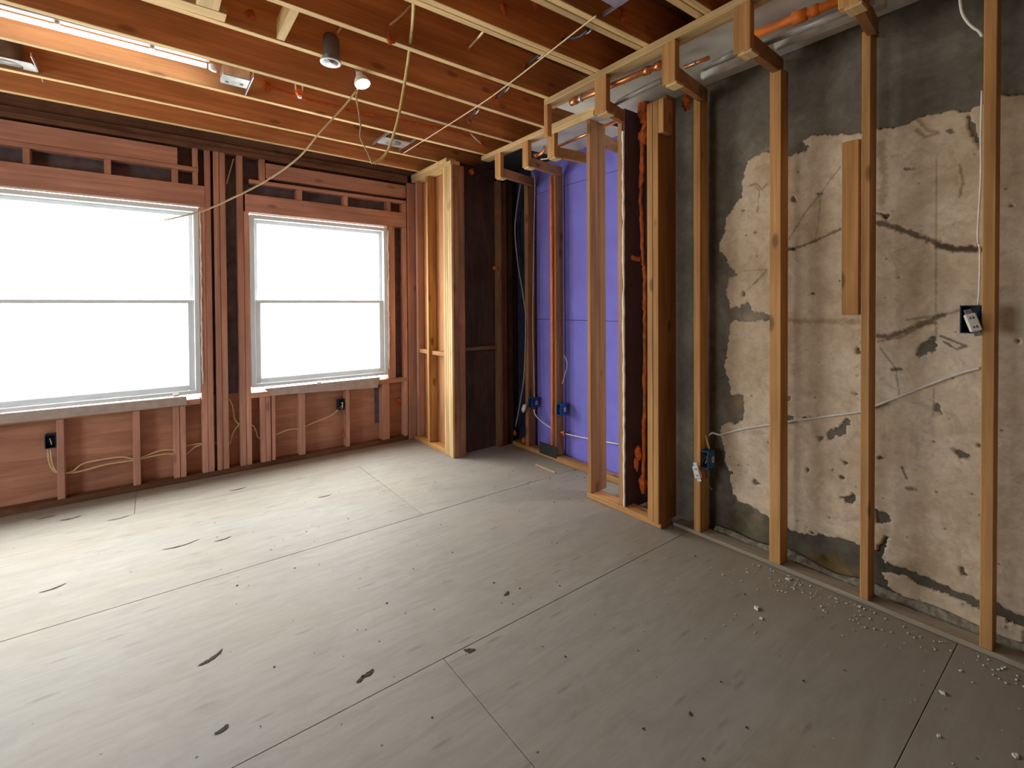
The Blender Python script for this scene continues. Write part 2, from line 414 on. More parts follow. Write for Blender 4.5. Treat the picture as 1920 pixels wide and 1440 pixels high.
# ================================================================== WINDOW WALL (far wall)
WY = 4.52                                   # front face of its framing
wb = empty('wall_back', (0.0, WY, 0), label='open framed far wall holding the two bright windows', cat='wall', kind='structure')
SH = WY + 0.092
L0 = -3.0
# sheathing seen between the framing
for x0, x1 in ((L0, -1.42), (-1.42, 0.33), (0.33, 0.67), (0.67, 1.9), (1.9, 3.1)):
    board('plywood_panel', wb, x0, x1, SH, SH + 0.013, 0.0, 0.645, 'plyred', 0)
    board('sheathing_board', wb, x0, x1, SH, SH + 0.013, 2.19, 2.98, 'felt', 0)
for x0, x1 in ((L0, -1.6), (0.33, 0.67), (1.9, 3.1)):
    board('sheathing_board', wb, x0, x1, SH, SH + 0.013, 0.645, 2.19, 'felt', 0)
# plates
board('bottom_plate', wb, L0, 2.1, WY, SH - .002, 0.0, 0.04, 'umber')
board('top_plate', wb, L0, 2.12, WY, SH - .002, 2.68, 2.718, 'umber')
board('top_plate', wb, L0, 2.12, WY - 0.004, SH - .002, 2.642, 2.679, 'umber')
board('rim_board', wb, L0, 2.7, WY + 0.02, WY + 0.058, 2.722, 2.955, 'umber')
# headers, left window
board('header', wb, L0, 0.187, WY, SH - .002, 2.492, 2.622, 'red')
board('header_plate', wb, L0, 0.322, WY, SH - .002, 2.457, 2.49, 'red')
board('lintel', wb, -1.6, 0.362, WY - 0.003, SH - .002, 2.185, 2.347, 'red')
for a, b in ((42,56), (195,208), (322,334)):
    board('cripple_stud', wb, -0.665 if a == 42 else (-0.25 if a == 195 else 0.148),
          -0.629 if a == 42 else (-0.211 if a == 195 else 0.189), WY + .004, SH - .004, 2.348, 2.456, 'red')
board('cripple_stud', wb, 0.284, 0.319, WY + .002, SH - .004, 2.348, 2.456, 'red')
board('cripple_stud', wb, 0.284, 0.32, WY + .002, SH - .004, 2.491, 2.641, 'red')
# studs between the windows
for a, b, z0, z1 in ((0.32, 0.36, 0.041, 2.184), (0.362, 0.402, 0.041, 2.641),
             (0.422, 0.461, 0.041, 2.641), (0.463, 0.506, 0.041, 2.641),
             (0.589, 0.632, 0.041, 2.641), (0.634, 0.673, 0.041, 2.18)):
    board('stud', wb, a, b, WY + random.uniform(-.003, .003), SH - .003, z0, z1, 'red')
# headers, right window
board('header', wb, 0.805, 2.1, WY, SH - .002, 2.484, 2.612, 'red')
board('cripple_stud', wb, 0.76, 0.801, WY + .002, SH - .004, 2.456, 2.641, 'red')
board('header_plate', wb, 0.678, 2.1, WY, SH - .002, 2.425, 2.455, 'red')
board('lintel', wb, 0.646, 2.1, WY - 0.003, SH - .002, 2.18, 2.328, 'red')
for a, b in ((1.051, 1.1), (1.469, 1.509), (1.896, 1.936), (2.062, 2.103)):
    board('cripple_stud', wb, a, b, WY + .004, SH - .004, 2.329, 2.424, 'red')
for a, b, z0, z1 in ((1.892, 1.972, 0.65, 2.18), (2.064, 2.102, 0.041, 2.18)):
    board('stud', wb, a, b, WY + .001, SH - .003, z0, z1, 'red')
# rough sills and the short studs below them
board('rough_sill', wb, -1.6, 0.312, WY, SH - .002, 0.603, 0.644, 'red')
board('rough_sill', wb, 0.667, 2.091, WY, SH - .002, 0.603, 0.646, 'red')
for a, b in ((-1.35, -1.31), (-0.95, -0.91), (-0.528, -0.488), (-0.115, -0.071), (0.131, 0.172), (0.175, 0.213),
             (0.74, 0.781), (0.783, 0.819), (0.827, 0.856), (1.048, 1.102), (1.466, 1.501),
             (1.824, 1.903)):
    board('cripple_stud', wb, a, b, WY + random.uniform(0, .006), SH - .004, 0.041, 0.602, 'red')
# wide board closing the corner beside the chase
board('corner_board', wb, 2.111, 2.256, WY - 0.012, WY + 0.026, 0.0, 2.64, 'red')
for x0, x1, z0, z1 in ((1.78, 1.863, 0.20, 0.60), (2.004, 2.098, 0.66, 2.17)):
    board('tar_paper', wb, x0, x1, SH - .004, SH - .0005, z0, z1, 'felt', 0)
# foam dabs on this wall
for k, (p, s) in enumerate((((2.037, 4.6, 0.393), .022), ((1.46, 4.6, 0.178), .020), ((1.47, 4.6, 0.125), .016), ((2.188, 4.5, 2.363), .016))):
    blob('foam_dab', wb, p, s, s * .6, s * 1.2, 'foam', k + 3)

# ------------------------------------------------------------------ windows
def window(name, x0, x1, z0, z1, label, zm=1.42):
    o = empty(name, ((x0 + x1) / 2, WY + 0.02, z0), label=label, cat='window', kind='structure')
    y0, y1 = WY - 0.002, WY + 0.10
    fw = 0.035
    # fixed frame
    board('jamb', o, x0, x0 + fw, y0, y1, z0, z1, 'vinyl', .003); board('jamb', o, x1 - fw, x1, y0, y1, z0, z1, 'vinyl', .003)
    board('head_frame', o, x0 + fw, x1 - fw, y0, y1, z1 - fw, z1, 'vinyl', .003)
    board('sill_frame', o, x0 + fw, x1 - fw, y0, y1, z0, z0 + 0.03, 'vinyl', .003)
    def sash(nm, za, zb, ya, yb, st, rb, rt):
        s = empty(nm, ((x0 + x1) / 2, ya, za)); s.parent = o; s.location = Vector(((x0 + x1) / 2, ya, za)) - wloc(o)
        xa, xb = x0 + fw + .002, x1 - fw - .002
        board('stile', s, xa, xa + st, ya, yb, za, zb, 'vinyl', .004); board('stile', s, xb - st, xb, ya, yb, za, zb, 'vinyl', .004)
        board('rail', s, xa + st, xb - st, ya, yb, za, za + rb, 'vinyl', .004); board('rail', s, xa + st, xb - st, ya, yb, zb - rt, zb, 'vinyl', .004)
        board('pane', s, xa + st, xb - st, (ya + yb) / 2 - .002, (ya + yb) / 2 + .002, za + rb, zb - rt, 'glass', 0)
        return s
    sash('upper_sash', zm - 0.018, z1 - fw, WY + 0.056, WY + 0.088, 0.028, 0.03, 0.03)
    lo = sash('lower_sash', z0 + 0.032, zm + 0.018, WY + 0.018, WY + 0.050, 0.042, 0.042, 0.03)
    return o, lo
w1, lo1 = window('window_1', -1.55, 0.317, 0.686, 2.168, 'wide blown-out double-hung window cut by the left edge')
w2, lo2 = window('window_2', 0.677, 1.89, 0.69, 2.16, 'narrower double-hung window nearer the corner chase')
# pale strips left under the windows, curled and not level
beam('apron_strip', w1, (-1.5, WY - 0.026, 0.622), (0.219, WY - 0.022, 0.610), (0, 1, 0), 0.018, 0.068, 'apron', .002)
bm = bmesh.new()
a, b, c, d = Vector((0.835, 4.495, 0.614)), Vector((1.768, 4.495, 0.576)), Vector((1.804, 4.515, 0.67)), Vector((0.772, 4.515, 0.669))
th = Vector((0, .012, .004))
vs = [bm.verts.new(p) for p in (a, b, c, d, a + th, b + th, c + th, d + th)]
for f in ((0,1,2,3),(7,6,5,4),(0,4,5,1),(1,5,6,2),(2,6,7,3),(3,7,4,0)): bm.faces.new([vs[i] for i in f])
link('apron_strip', bm, M['apron'], w2)
bm = bmesh.new(); add_tube(bm, [Vector((1.898, 4.515, 2.134)) + Vector((random.uniform(-.004, .004), 0, -k * .0395)) for k in range(36)], [random.uniform(.005, .011) for k in range(36)], 6)
link('caulk_bead', bm, M['caulk'], w2)
bm = bmesh.new(); add_tube(bm, [Vector((0.328, 4.515, 2.147)) + Vector((random.uniform(-.003, .003), 0, -k * .0395)) for k in range(36)], [random.uniform(.004, .008) for k in range(36)], 6)
link('caulk_bead', bm, M['caulk'], w1)
board('caulk_bead', w1, -1.5, 0.325, WY - .012, WY - .0035, 2.170, 2.178, 'caulk', .001)
board('caulk_bead', w2, 0.686, 1.892, WY - .012, WY - .0035, 2.161, 2.169, 'caulk', .001)
for w, p in ((w2, (1.221, 4.515, 0.677)), (w1, (0.152, 4.515, 0.693))):
    board('sash_latch', w, p[0] - .02, p[0] + .02, p[1] - .015, p[1] + .002, p[2] - .012, p[2] + .012, 'whitepaint', .004)

# ================================================================== CORNER CHASE
wr = empty('wall_right', (2.735, 0.9, 0), label='old right wall of cement and peeling beige plaster behind bare studs', cat='wall', kind='structure')
CX = 2.158
chase = empty('corner_chase', (2.3, 4.0, 0), label='boxed wooden corner chase with a pale laminated post beside the window', cat='framing')
py = [3.701 + k * 0.0395 for k in range(5)]
for k in range(4):
    board('post_ply', chase, CX + random.uniform(-.003, .003), CX + 0.089, py[k], py[k] + 0.0385, 0.0, 2.642, 'pale', .003)
board('post_backing', chase, CX + 0.0905, CX + 0.128, py[0] + .004, py[0] + 0.095, 0.0, 2.642, 'umber')
board('post_side_board', chase, CX + .004, CX + 0.062, py[0] - .013, py[0] - .001, 0.0, 2.642, 'brown')  # brown facing boards: shade on the post's near side put into their colour
board('post_side_board', chase, CX + .0635, CX + 0.127, py[0] - .011, py[0] - .001, 0.0, 2.642, 'brown')
board('stud', chase, CX, CX + 0.089, 4.162, 4.229 - .028, 0.038, 2.642, 'pine')
board('stud', chase, CX + .02, CX + 0.089, 4.43, 4.468, 0.038, 2.642, 'red')
board('bottom_plate', chase, CX, CX + 0.089, py[4] + .002, 4.50, 0, 0.037, 'pine')
board('top_plate', chase, CX - 0.008, CX + 0.089, py[0], 4.5, 2.643, 2.680, 'pale')
board('top_plate', chase, CX - 0.012, CX + 0.089, py[0] + .07, 4.5, 2.681, 2.7185, 'pale')
board('plywood_panel', chase, CX + 0.092, CX + 0.105, py[4] + .002, 4.505, 0.0, 2.70, 'plyorange', 0)
board('fire_block', chase, CX + 0.03, CX + 0.089, 4.162 + .04, 4.429, 0.90, 0.938, 'pine')
board('fire_block', chase, CX + 0.03, CX + 0.089, py[4] + .001, 4.162 - .002, 0.90, 0.938, 'pine')
# sooty side of the chase, facing the room
SY = 3.775
board('plywood_panel', chase, CX + 0.13, 2.95, SY, SY + 0.013, 0.0, 2.70, 'plysoot', 0)
board('stud', chase, 2.675, 2.713, SY - 0.066, SY - .001, 0.0, 2.58, 'umber')
board('stud', chase, 2.715, 2.79, SY - 0.045, SY - .001, 0.0, 2.58, 'umber')
board('stud', chase, 2.792, 2.875, SY - 0.030, SY - .001, 0.0, 2.60, 'soot')
board('fire_block', chase, CX + 0.131, 2.674, SY - 0.040, SY - .001, 0.955, 0.99, 'umber')
for k, (p, s) in enumerate((((2.403, 3.75, 2.628), .028), ((2.628, 3.7, 1.733), .020))):
    blob('foam_dab', chase, p, s, s * .7, s, 'foam', k + 11)
tube('hanging_cable', [(2.379, 3.715, 2.503), (2.342, 3.715, 2.228), (2.298, 3.715, 1.832), (2.278, 3.715, 1.441), (2.289, 3.715, 0.853), (2.303, 3.715, 0.409)], 0.005, 'blackcable', label='black cable hanging down the sooty side of the corner chase', cat='cable')

# ================================================================== RIGHT SIDE: recess with the violet boards
PXW = 2.955
rec = empty('wall_recess', (PXW, 2.9, 0), label='recessed wall of violet painted boards behind the far studs', cat='wall', kind='structure')
yr0, yr1 = 2.02, 3.546
for z0, z1 in ((0.0, 1.242), (1.245, 2.44), (2.443, 2.96)):
    board('violet_board', rec, PXW, PXW + 0.03, yr0, yr1, z0, z1, 'purple', .002)
for z0, z1 in ((0.0, 1.242), (1.245, 2.96)): board('shaded_board', rec, PXW, PXW + 0.03, yr1 + .001, SY, z0, z1, 'shadeboard', .002)  # chase shadow on the violet wall, put into a near-black board colour
tag(board('wall_backing', None, PXW + 0.034, PXW + 0.14, 2.005, 4.72, -0.05, 2.95, 'backing', 0), 'unseen backing wall added behind the violet boards to stop sky leaks', 'wall', None, 'structure')  # added backing, blocks sky light leaking between the violet boards
board('bottom_plate', rec, 2.83, 2.92, 2.10, SY - .07, 0, 0.038, 'pine')
# far studs
FX = 2.835
def stud_r(parent, X, ya, yb, z0, z1, tone='pine', dep=0.089, name='stud'):
    return board(name, parent, X, X + dep, min(ya, yb), max(ya, yb), z0, z1, tone, .0025, 0.0)
stud_r(rec, FX, 3.506, 3.457, 0.039, 2.531, 'shaded_pine')
stud_r(rec, FX, 3.107, 3.069, 0.039, 2.548, 'shaded_pine')
tube('riser_pipe', [(2.822, 3.111, 2.514), (2.822, 3.107, 1.245), (2.822, 3.112, 0.131)], 0.0125, 'orangepipe', n=4, label='orange plastic pipe clipped upright to the front of a violet-wall stud', cat='pipe')
board('guard_plate', rec, FX - 0.008, FX - 0.001, 3.062, 3.293, 0.02, 0.125, 'blackboard', .001)
for k, (p, s) in enumerate((((2.9, 3.759, 0.092), .03), ((2.85, 3.543, 0.073), .03), ((2.88, 3.025, 0.249), .018))):
    blob('foam_dab', rec, p, s * .7, s * .8, s, 'foam', k + 21)
tube('old_cable', [(2.86, 3.589, 2.549), (2.88, 3.685, 2.284), (2.88, 3.704, 2.077), (2.87, 3.643, 1.756), (2.85, 3.554, 1.503), (2.83, 3.483, 1.238), (2.83, 3.512, 0.728), (2.85, 3.597, 0.457), (2.88, 3.715, 0.168)], 0.0075, 'greycable', label='grey cable bowing down the dark corner left of the violet boards', cat='cable')
tube('thin_wire', [(2.8, 3.341, 2.6), (2.8, 3.304, 2.481), (2.86, 3.395, 1.987), (2.86, 3.417, 1.238), (2.86, 3.406, 0.736), (2.86, 3.4, 0.511)], 0.003, 'cable', label='thin wire dropping down the stud face to the leftmost blue box', cat='cable')
tube('branch_cable', [(2.85, 3.397, 0.397), (2.85, 3.374, 0.351), (2.88, 3.325, 0.296), (2.86, 3.171, 0.27), (2.89, 3.043, 0.244), (2.93, 2.791, 0.244), (2.93, 2.441, 0.274)], 0.0055, 'whitecable', label='white cable strung low across the violet boards between studs', cat='cable')
tube('loose_wire', [(2.86, 3, 0.939), (2.85, 2.95, 0.889), (2.85, 2.957, 0.823), (2.86, 3.022, 0.685)], 0.003, 'cable', label='short loose wire bulging from the stud with the orange pipe', cat='cable')

# front studs of the recess mouth
GX = 2.468
fr = empty('stud_partition', (2.51, 2.0, 0), label='short stud partition on its own plate before the violet recess', cat='framing')
board('bottom_plate', fr, GX - .004, GX + 0.105, 1.735, 2.352, 0, 0.037, 'pine')
gy0, gy1 = 2.313, 2.346
board('stud', fr, GX, GX + 0.089, gy0, gy1, 0.038, 2.679, 'shaded_pine')
board('stud', fr, GX + 0.090, GX + 0.165, gy0 + .003, gy1, 0.038, 2.679, 'shaded_pine')
hy0, hy1 = 2.04, 2.076
board('stud', fr, GX + .012, GX + 0.101, hy0, hy1, 0.038, 2.589, 'pine')
board('return_board', fr, GX + .016, 2.74, hy0 - .020, hy0 - .002, 0.010, 2.66, 'plum', .002)
bm = bmesh.new(); add_tube(bm, [Vector((GX + .012 + random.uniform(-.003, .003), hy0 - .011, 0.02 + k * .0422)) for k in range(60)], [random.uniform(.006, .011) for k in range(60)], 6)
link('torn_paper_edge', bm, M['caulk'], fr)
iy0, im, iy1 = 1.728, 1.768, 1.809
IX = 2.432
board('stud', fr, IX, IX + 0.089, iy0, im - .001, 0.038, 2.60, 'pine')
board('stud', fr, IX, IX + 0.089, im + .001, iy1, 0.038, 2.60, 'pine')
board('stud', fr, IX + .0905, IX + 0.19, iy0 + .004, iy0 + .042, 0.038, 2.66, 'shaded_pine')
board('block', fr, IX - .002, IX + .085, iy0 - .040, iy0 - .002, 2.40, 2.60, 'pine')
# orange foam line sealing the return board to the cement wall
pts = [(2.6, 1.952, 2.711), (2.61, 1.948, 2.59), (2.6, 1.961, 2.522), (2.6, 1.97, 2.419), (2.6, 1.975, 2.227), (2.6, 1.984, 2.088), (2.6, 1.976, 1.91), (2.6, 1.968, 1.697), (2.6, 1.956, 1.59), (2.6, 1.956, 1.414), (2.6, 1.952, 1.273), (2.6, 1.953, 0.99), (2.6, 1.958, 0.705), (2.6, 1.963, 0.491), (2.6, 1.964, 0.276), (2.6, 1.969, 0.114)]
sp = spline(pts, 6)
bm = bmesh.new(); add_tube(bm, [p + Vector((0, random.uniform(-.004, .004), 0)) for p in sp], [random.uniform(.011, .017) * (1.15 if k < 26 else .85) for k in range(len(sp))], 8)
link('foam_seal', bm, M['foam'], fr, smooth=True)
for k, (p, sx, sz) in enumerate((((2.6, 1.961, 2.644), .035, .07), ((2.56, 2.011, 1.684), .028, .018), ((2.58, 1.992, 1.677), .022, .014), ((2.6, 1.966, 2.488), .03, .05), ((2.58, 1.992, 0.381), .022, .04), ((2.57, 2.001, 0.308), .018, .05), ((2.6, 1.973, 0.184), .024, .05), ((2.66, 1.683, 2.633), .03, .05))):
    blob('foam_seal', fr, p, sx * .8, sx, sz, 'foam', k + 31, .6)

# ------------------------------------------------------------------ the old wall itself: cement body, plaster coat
WX = 2.725
bm = bmesh.new(); add_box(bm, WX + 0.004, WX + 0.20, -1.6, 2.0, 0, 2.98)
def cement_material():
    m, nt, b = nodes_of('grey_cement_render', 0.85)
    ge = N(nt, 'ShaderNodeNewGeometry'); pos = ge.outputs['Position']
    n1 = N(nt, 'ShaderNodeTexNoise', Scale=1.9, Detail=6.0, Roughness=0.6, Distortion=0.7); nt.links.new(pos, n1.inputs['Vector'])
    n2 = N(nt, 'ShaderNodeTexNoise', Scale=16.0, Detail=6.0, Roughness=0.65, Distortion=1.0); nt.links.new(pos, n2.inputs['Vector'])
    col = ramp(nt, [(0.30, (0.120, 0.104, 0.080)), (0.55, (0.215, 0.190, 0.154)), (0.75, (0.33, 0.298, 0.250))], n1.outputs['Fac'])
    col = mixc(nt, 0.5, col, ramp(nt, [(0.3, 0.35), (0.7, 1.0)], n2.outputs['Fac']), 'MULTIPLY')
    at = N(nt, 'ShaderNodeAttribute', attribute_name='tint')
    col = mixc(nt, 1.0, col, at.outputs['Color'], 'MULTIPLY')
    nt.links.new(col, b.inputs['Base Color']); bump(nt, b, n2.outputs['Fac'], 0.5, 0.006)
    return m
def plaster_material():
    m, nt, b = nodes_of('peeling_beige_plaster', 0.9)
    ge = N(nt, 'ShaderNodeNewGeometry'); pos = ge.outputs['Position']
    n1 = N(nt, 'ShaderNodeTexNoise', Scale=2.4, Detail=6.0, Roughness=0.6, Distortion=0.5); nt.links.new(pos, n1.inputs['Vector'])
    n2 = N(nt, 'ShaderNodeTexNoise', Scale=26.0, Detail=6.0, Roughness=0.7); nt.links.new(pos, n2.inputs['Vector'])
    col = ramp(nt, [(0.28, (0.52, 0.385, 0.255)), (0.48, (0.72, 0.575, 0.42)), (0.68, (0.86, 0.74, 0.585))], n1.outputs['Fac'])
    col = mixc(nt, 0.45, col, ramp(nt, [(0.30, 0.5), (0.6, 1.0)], n2.outputs['Fac']), 'MULTIPLY')
    vo = N(nt, 'ShaderNodeTexVoronoi', Scale=11.0); nt.links.new(pos, vo.inputs['Vector'])
    col = mixc(nt, ramp(nt, [(0.04, 0.8), (0.09, 0.0)], vo.outputs['Distance']), col, (0.20, 0.15, 0.105))
    n3 = N(nt, 'ShaderNodeTexNoise', Scale=9.0, Detail=8.0, Roughness=0.72, Distortion=1.4); nt.links.new(pos, n3.inputs['Vector'])
    col = mixc(nt, ramp(nt, [(0.52, 0.0), (0.72, 0.6)], n3.outputs['Fac']), col, (0.38, 0.28, 0.19))
    mus = N(nt, 'ShaderNodeTexVoronoi', Scale=22.0, feature='DISTANCE_TO_EDGE'); nt.links.new(n3.outputs['Color'], mus.inputs['Vector'])
    col = mixc(nt, ramp(nt, [(0.0, 0.35), (0.03, 0.0)], mus.outputs['Distance']), col, (0.22, 0.16, 0.11))
    at = N(nt, 'ShaderNodeAttribute', attribute_name='tint')
    col = mixc(nt, 1.0, col, at.outputs['Color'], 'MULTIPLY')
    nt.links.new(col, b.inputs['Base Color']); bump(nt, b, n2.outputs['Fac'], 0.4, 0.004)
    return m
M['cement'] = cement_material(); M['plaster'] = plaster_material()
link('wall_core', bm, M['cement'], wr)

def inside(poly, X, Y):
    r = np.zeros(X.shape, bool); n = len(poly)
    for i in range(n):
        x1, y1 = poly[i]; x2, y2 = poly[(i + 1) % n]
        if y1 == y2: continue
        c = ((y1 > Y) != (y2 > Y)) & (X < (x2 - x1) * (Y - y1) / (y2 - y1) + x1)
        r ^= c
    return r
def seg_dist(path, X, Y):
    d = np.full(X.shape, 9.0)
    for (x1, y1), (x2, y2) in zip(path, path[1:]):
        dx, dy = x2 - x1, y2 - y1; L = dx * dx + dy * dy + 1e-9
        t = np.clip(((X - x1) * dx + (Y - y1) * dy) / L, 0, 1)
        d = np.minimum(d, np.hypot(X - x1 - t * dx, Y - y1 - t * dy))
    return d
def vnoise(X, Y, scale, seed):
    rs = np.random.RandomState(seed); T = rs.rand(128, 128)
    x = X * scale + 500; y = Y * scale + 500
    i = np.floor(x).astype(int); j = np.floor(y).astype(int)
    u = x - i; v = y - j; u = u * u * (3 - 2 * u); v = v * v * (3 - 2 * v)
    g = lambda a, b: T[a % 128, b % 128]
    return (g(i, j) * (1-u) + g(i+1, j) * u) * (1-v) + (g(i, j+1) * (1-u) + g(i+1, j+1) * u) * v - 0.5
plaster_main = [(-1.6, 2.15), (-0.3, 2.14)] + [(0.259, 2.183), (0.32, 2.198), (0.381, 2.178), (0.402, 2.179), (0.423, 2.166), (0.459, 2.187), (0.511, 2.194), (0.555, 2.195), (0.583, 2.19), (0.639, 2.174), (0.726, 2.188), (0.798, 2.191), (0.915, 2.22), (0.999, 2.236), (1.049, 2.231), (1.041, 2.207), (1.021, 2.179), (1.036, 2.169), (1.13, 2.165), (1.224, 2.219), (1.296, 2.208), (1.335, 2.187), (1.347, 2.145), (1.363, 2.066), (1.366, 1.99), (1.41, 1.951), (1.455, 1.886), (1.474, 1.788), (1.501, 1.743), (1.494, 1.695), (1.458, 1.65), (1.442, 1.595), (1.387, 1.545), (1.442, 1.532), (1.461, 1.454), (1.435, 1.343), (1.326, 1.383), (1.298, 1.325), (1.223, 1.319), (1.161, 1.305), (1.161, 1.285), (1.341, 1.275), (1.419, 1.274), (1.435, 1.248), (1.442, 1.185), (1.451, 1.121), (1.471, 0.992), (1.442, 0.9), (1.429, 0.838), (1.356, 0.849), (1.353, 0.756), (1.362, 0.699), (1.409, 0.668), (1.451, 0.669), (1.491, 0.636), (1.495, 0.587), (1.484, 0.541), (1.461, 0.466), (1.468, 0.432), (1.435, 0.377), (1.435, 0.329), (1.419, 0.255), (1.387, 0.218), (1.325, 0.222), (1.265, 0.197), (1.221, 0.188), (1.151, 0.162), (1.057, 0.154), (0.957, 0.184), (0.886, 0.198), (0.796, 0.201), (0.711, 0.159), (0.611, 0.157), (0.501, 0.154), (0.432, 0.14), (0.375, 0.14), (0.313, 0.158), (0.276, 0.129), (0.246, 0.133)] + [(-0.3, 0.22), (-1.6, 0.2)]
plaster_low = [(0.706, 0.105), (0.631, 0.124), (0.555, 0.11), (0.449, 0.109), (0.383, 0.096), (0.336, 0.098), (0.246, 0.085), (0.246, -0.009), (0.379, -0.014), (0.5, -0.011), (0.611, 0.017), (0.674, 0.049)]
chips = [[(0.934, 0.714), (0.876, 0.758), (0.842, 0.81), (0.826, 0.795), (0.846, 0.764), (0.846, 0.717), (0.887, 0.716), (0.922, 0.681)], [(0.875, 0.403), (0.818, 0.442), (0.803, 0.421), (0.823, 0.385), (0.859, 0.392)],
         [(1.138, 0.764), (1.079, 0.781), (1.09, 0.756), (1.138, 0.715)], [(1.053, 0.777), (0.998, 0.793), (1.02, 0.766)], [(0.732, 0.392), (0.681, 0.392), (0.667, 0.365), (0.722, 0.332)],
         [(0.701, 0.244), (0.687, 0.282), (0.675, 0.279), (0.69, 0.218), (0.7, 0.15), (0.731, 0.13), (0.732, 0.188)], [(0.423, 2.164), (0.407, 2.125), (0.381, 2.043), (0.381, 2.003), (0.401, 2.049), (0.418, 2.102)],
         [(0.582, 1.177), (0.551, 1.202), (0.515, 1.228), (0.515, 1.181), (0.538, 1.151), (0.574, 1.13)], [(0.452, 0.747), (0.411, 0.739), (0.399, 0.723), (0.435, 0.714)], [(0.922, 0.527), (0.891, 0.546), (0.896, 0.523)], [(0.864, 0.596), (0.837, 0.587), (0.846, 0.569)],
         [(0.983, 0.696), (0.946, 0.69), (0.97, 0.657)]]
G = 0.005
ys = np.arange(-0.30, 1.99 + G / 2, G); zs = np.arange(0.0, 2.97 + G / 2, G)
YY, ZZ = np.meshgrid(ys, zs, indexing='ij')
wy = YY + 0.010 * vnoise(YY, ZZ, 40, 1) + 0.012 * vnoise(YY, ZZ, 90, 2); wz = ZZ + 0.010 * vnoise(YY, ZZ, 40, 3) + 0.012 * vnoise(YY, ZZ, 90, 4)
mask = inside(plaster_main, wy, wz) | inside(plaster_low, wy, wz)
for c in chips: mask &= ~inside(c, wy, wz)
mask &= ~(vnoise(YY, ZZ, 14, 5) + 0.6 * vnoise(YY, ZZ, 45, 6) > 0.60)
tint = np.ones(YY.shape + (3,))
def mark(path, w, amount, col=(0.14, 0.12, 0.10), seed=9, rag=0.6):
    global tint
    d = seg_dist(path, YY, ZZ) + rag * w * vnoise(YY, ZZ, 60, seed) + rag * w * vnoise(YY, ZZ, 130, seed + 1)
    k = np.clip((w - d) / (0.6 * w), 0, 1)[..., None] * amount
    tint = tint * (1 - k) + k * np.array(col)
mark([(1.14, 1.657), (1.06, 1.672), (0.985, 1.695), (0.874, 1.74)], .009, .75)
mark([(1.14, 1.666), (1.086, 1.664)], .014, .9)
mark([(0.725, 1.75), (0.657, 1.719), (0.562, 1.661), (0.457, 1.603), (0.381, 1.589)], .017, .85)
mark([(0.508, 1.62), (0.457, 1.601), (0.381, 1.589)], .017, .9)
mark([(0.725, 1.221), (0.684, 1.215), (0.616, 1.247), (0.542, 1.29), (0.493, 1.319)], .014, .8)
mark([(0.616, 1.296), (0.489, 1.321), (0.439, 1.338)], .008, .5)
mark([(1.113, 1.715), (1.035, 1.845), (0.973, 1.917), (0.873, 2.05)], .005, .5)
mark([(0.961, 1.941), (0.971, 1.78), (0.985, 1.7)], .004, .4)
mark([(1.302, 1.482), (1.223, 1.562)], .005, .7)
mark([(0.515, 1.993), (0.513, 1.205)], .004, .45)
mark([(0.519, 0.994), (0.52, 0.876)], .004, .4)
mark([(0.714, 1.168), (0.654, 1.074), (0.638, 0.948)], .004, .5)
mark([(0.719, 1.193), (0.635, 1.217), (0.542, 1.283), (0.515, 1.284)], .006, .6, (.3, .22, .15))
mark([(0.498, 1.229), (0.455, 1.208), (0.418, 1.192), (0.446, 1.174), (0.489, 1.206)], .006, .8)
mark([(0.578, 1.141), (0.524, 1.204), (0.52, 1.169), (0.569, 1.166), (0.527, 1.222)], .008, .8)
mark([(0.666, 1.065), (0.634, 1.073)], .008, .9)
mark([(0.629, 0.624), (0.613, 0.579)], .006, .8)
mark([(0.613, 0.531), (0.579, 0.536)], .010, .7)
mark([(0.456, 0.746), (0.411, 0.721)], .012, .5)
mark([(0.619, 1.976), (0.593, 1.97)], .010, .8)
mark([(1.287, 2.035), (1.264, 2.006), (1.278, 1.883)], .005, .6, (.35, .22, .14))
mark([(1.329, 2.043), (1.281, 2.049), (1.252, 2.01), (1.223, 2.037)], .007, .6, (.35, .22, .14))
mark([(1.139, 1.286), (0.984, 1.283), (0.795, 1.284)], .018, .5, (.45, .34, .24))
mark([(1.341, 1.45), (1.223, 1.544), (1.223, 1.565), (1.356, 1.564)], .004, .4)
mark([(0.583, 2.187), (0.546, 2.129), (0.51, 2.107), (0.555, 2.101), (0.582, 2.14)], .010, .6, (.42, .26, .15))
mark([(0.476, 2.108), (0.467, 2.099)], .012, .8)
mark([(0.442, 1.952), (0.431, 1.883), (0.441, 1.818)], .006, .6, (.3, .22, .15))
mark([(0.718, 2.118), (0.697, 1.964), (0.707, 1.842)], .020, .5, (.5, .38, .27))
mark([(1.251, 0.654), (1.34, 0.629)], .02, .2)
# dirty lower zone and mould at the foot of the wall
low = np.clip((0.30 - ZZ + 0.25 * vnoise(YY, ZZ, 7, 12)) / 0.3, 0, 1)[..., None] * 0.45
tint_c = (1 - low) + low * np.array((0.45, 0.42, 0.33))
def patch(c, ry, rz, col, amt, seed):
    global tint_c
    d = np.hypot((YY - c[0]) / ry, (ZZ - c[1]) / rz) + 0.8 * vnoise(YY, ZZ, 18, seed) + 0.5 * vnoise(YY, ZZ, 50, seed + 1)
    k = np.clip(1.1 - d, 0, 1)[..., None] * amt
    tint_c = tint_c * (1 - k) + k * np.array(col)
patch((1.356, 0.087), .10, .13, (0.60, 0.66, 0.30), .8, 41)
patch((0.909, 0.047), .10, .07, (1.5, 1.15, 0.45), .8, 43)
patch((0.944, 0.065), .03, .03, (0.2, 0.28, 0.1), .8, 45)
patch((1.387, 0.788), .09, .10, (1.35, 1.10, 0.75), .8, 47)
patch((1.265, 0.121), .06, .08, (1.5, 1.4, 1.15), .8, 49)
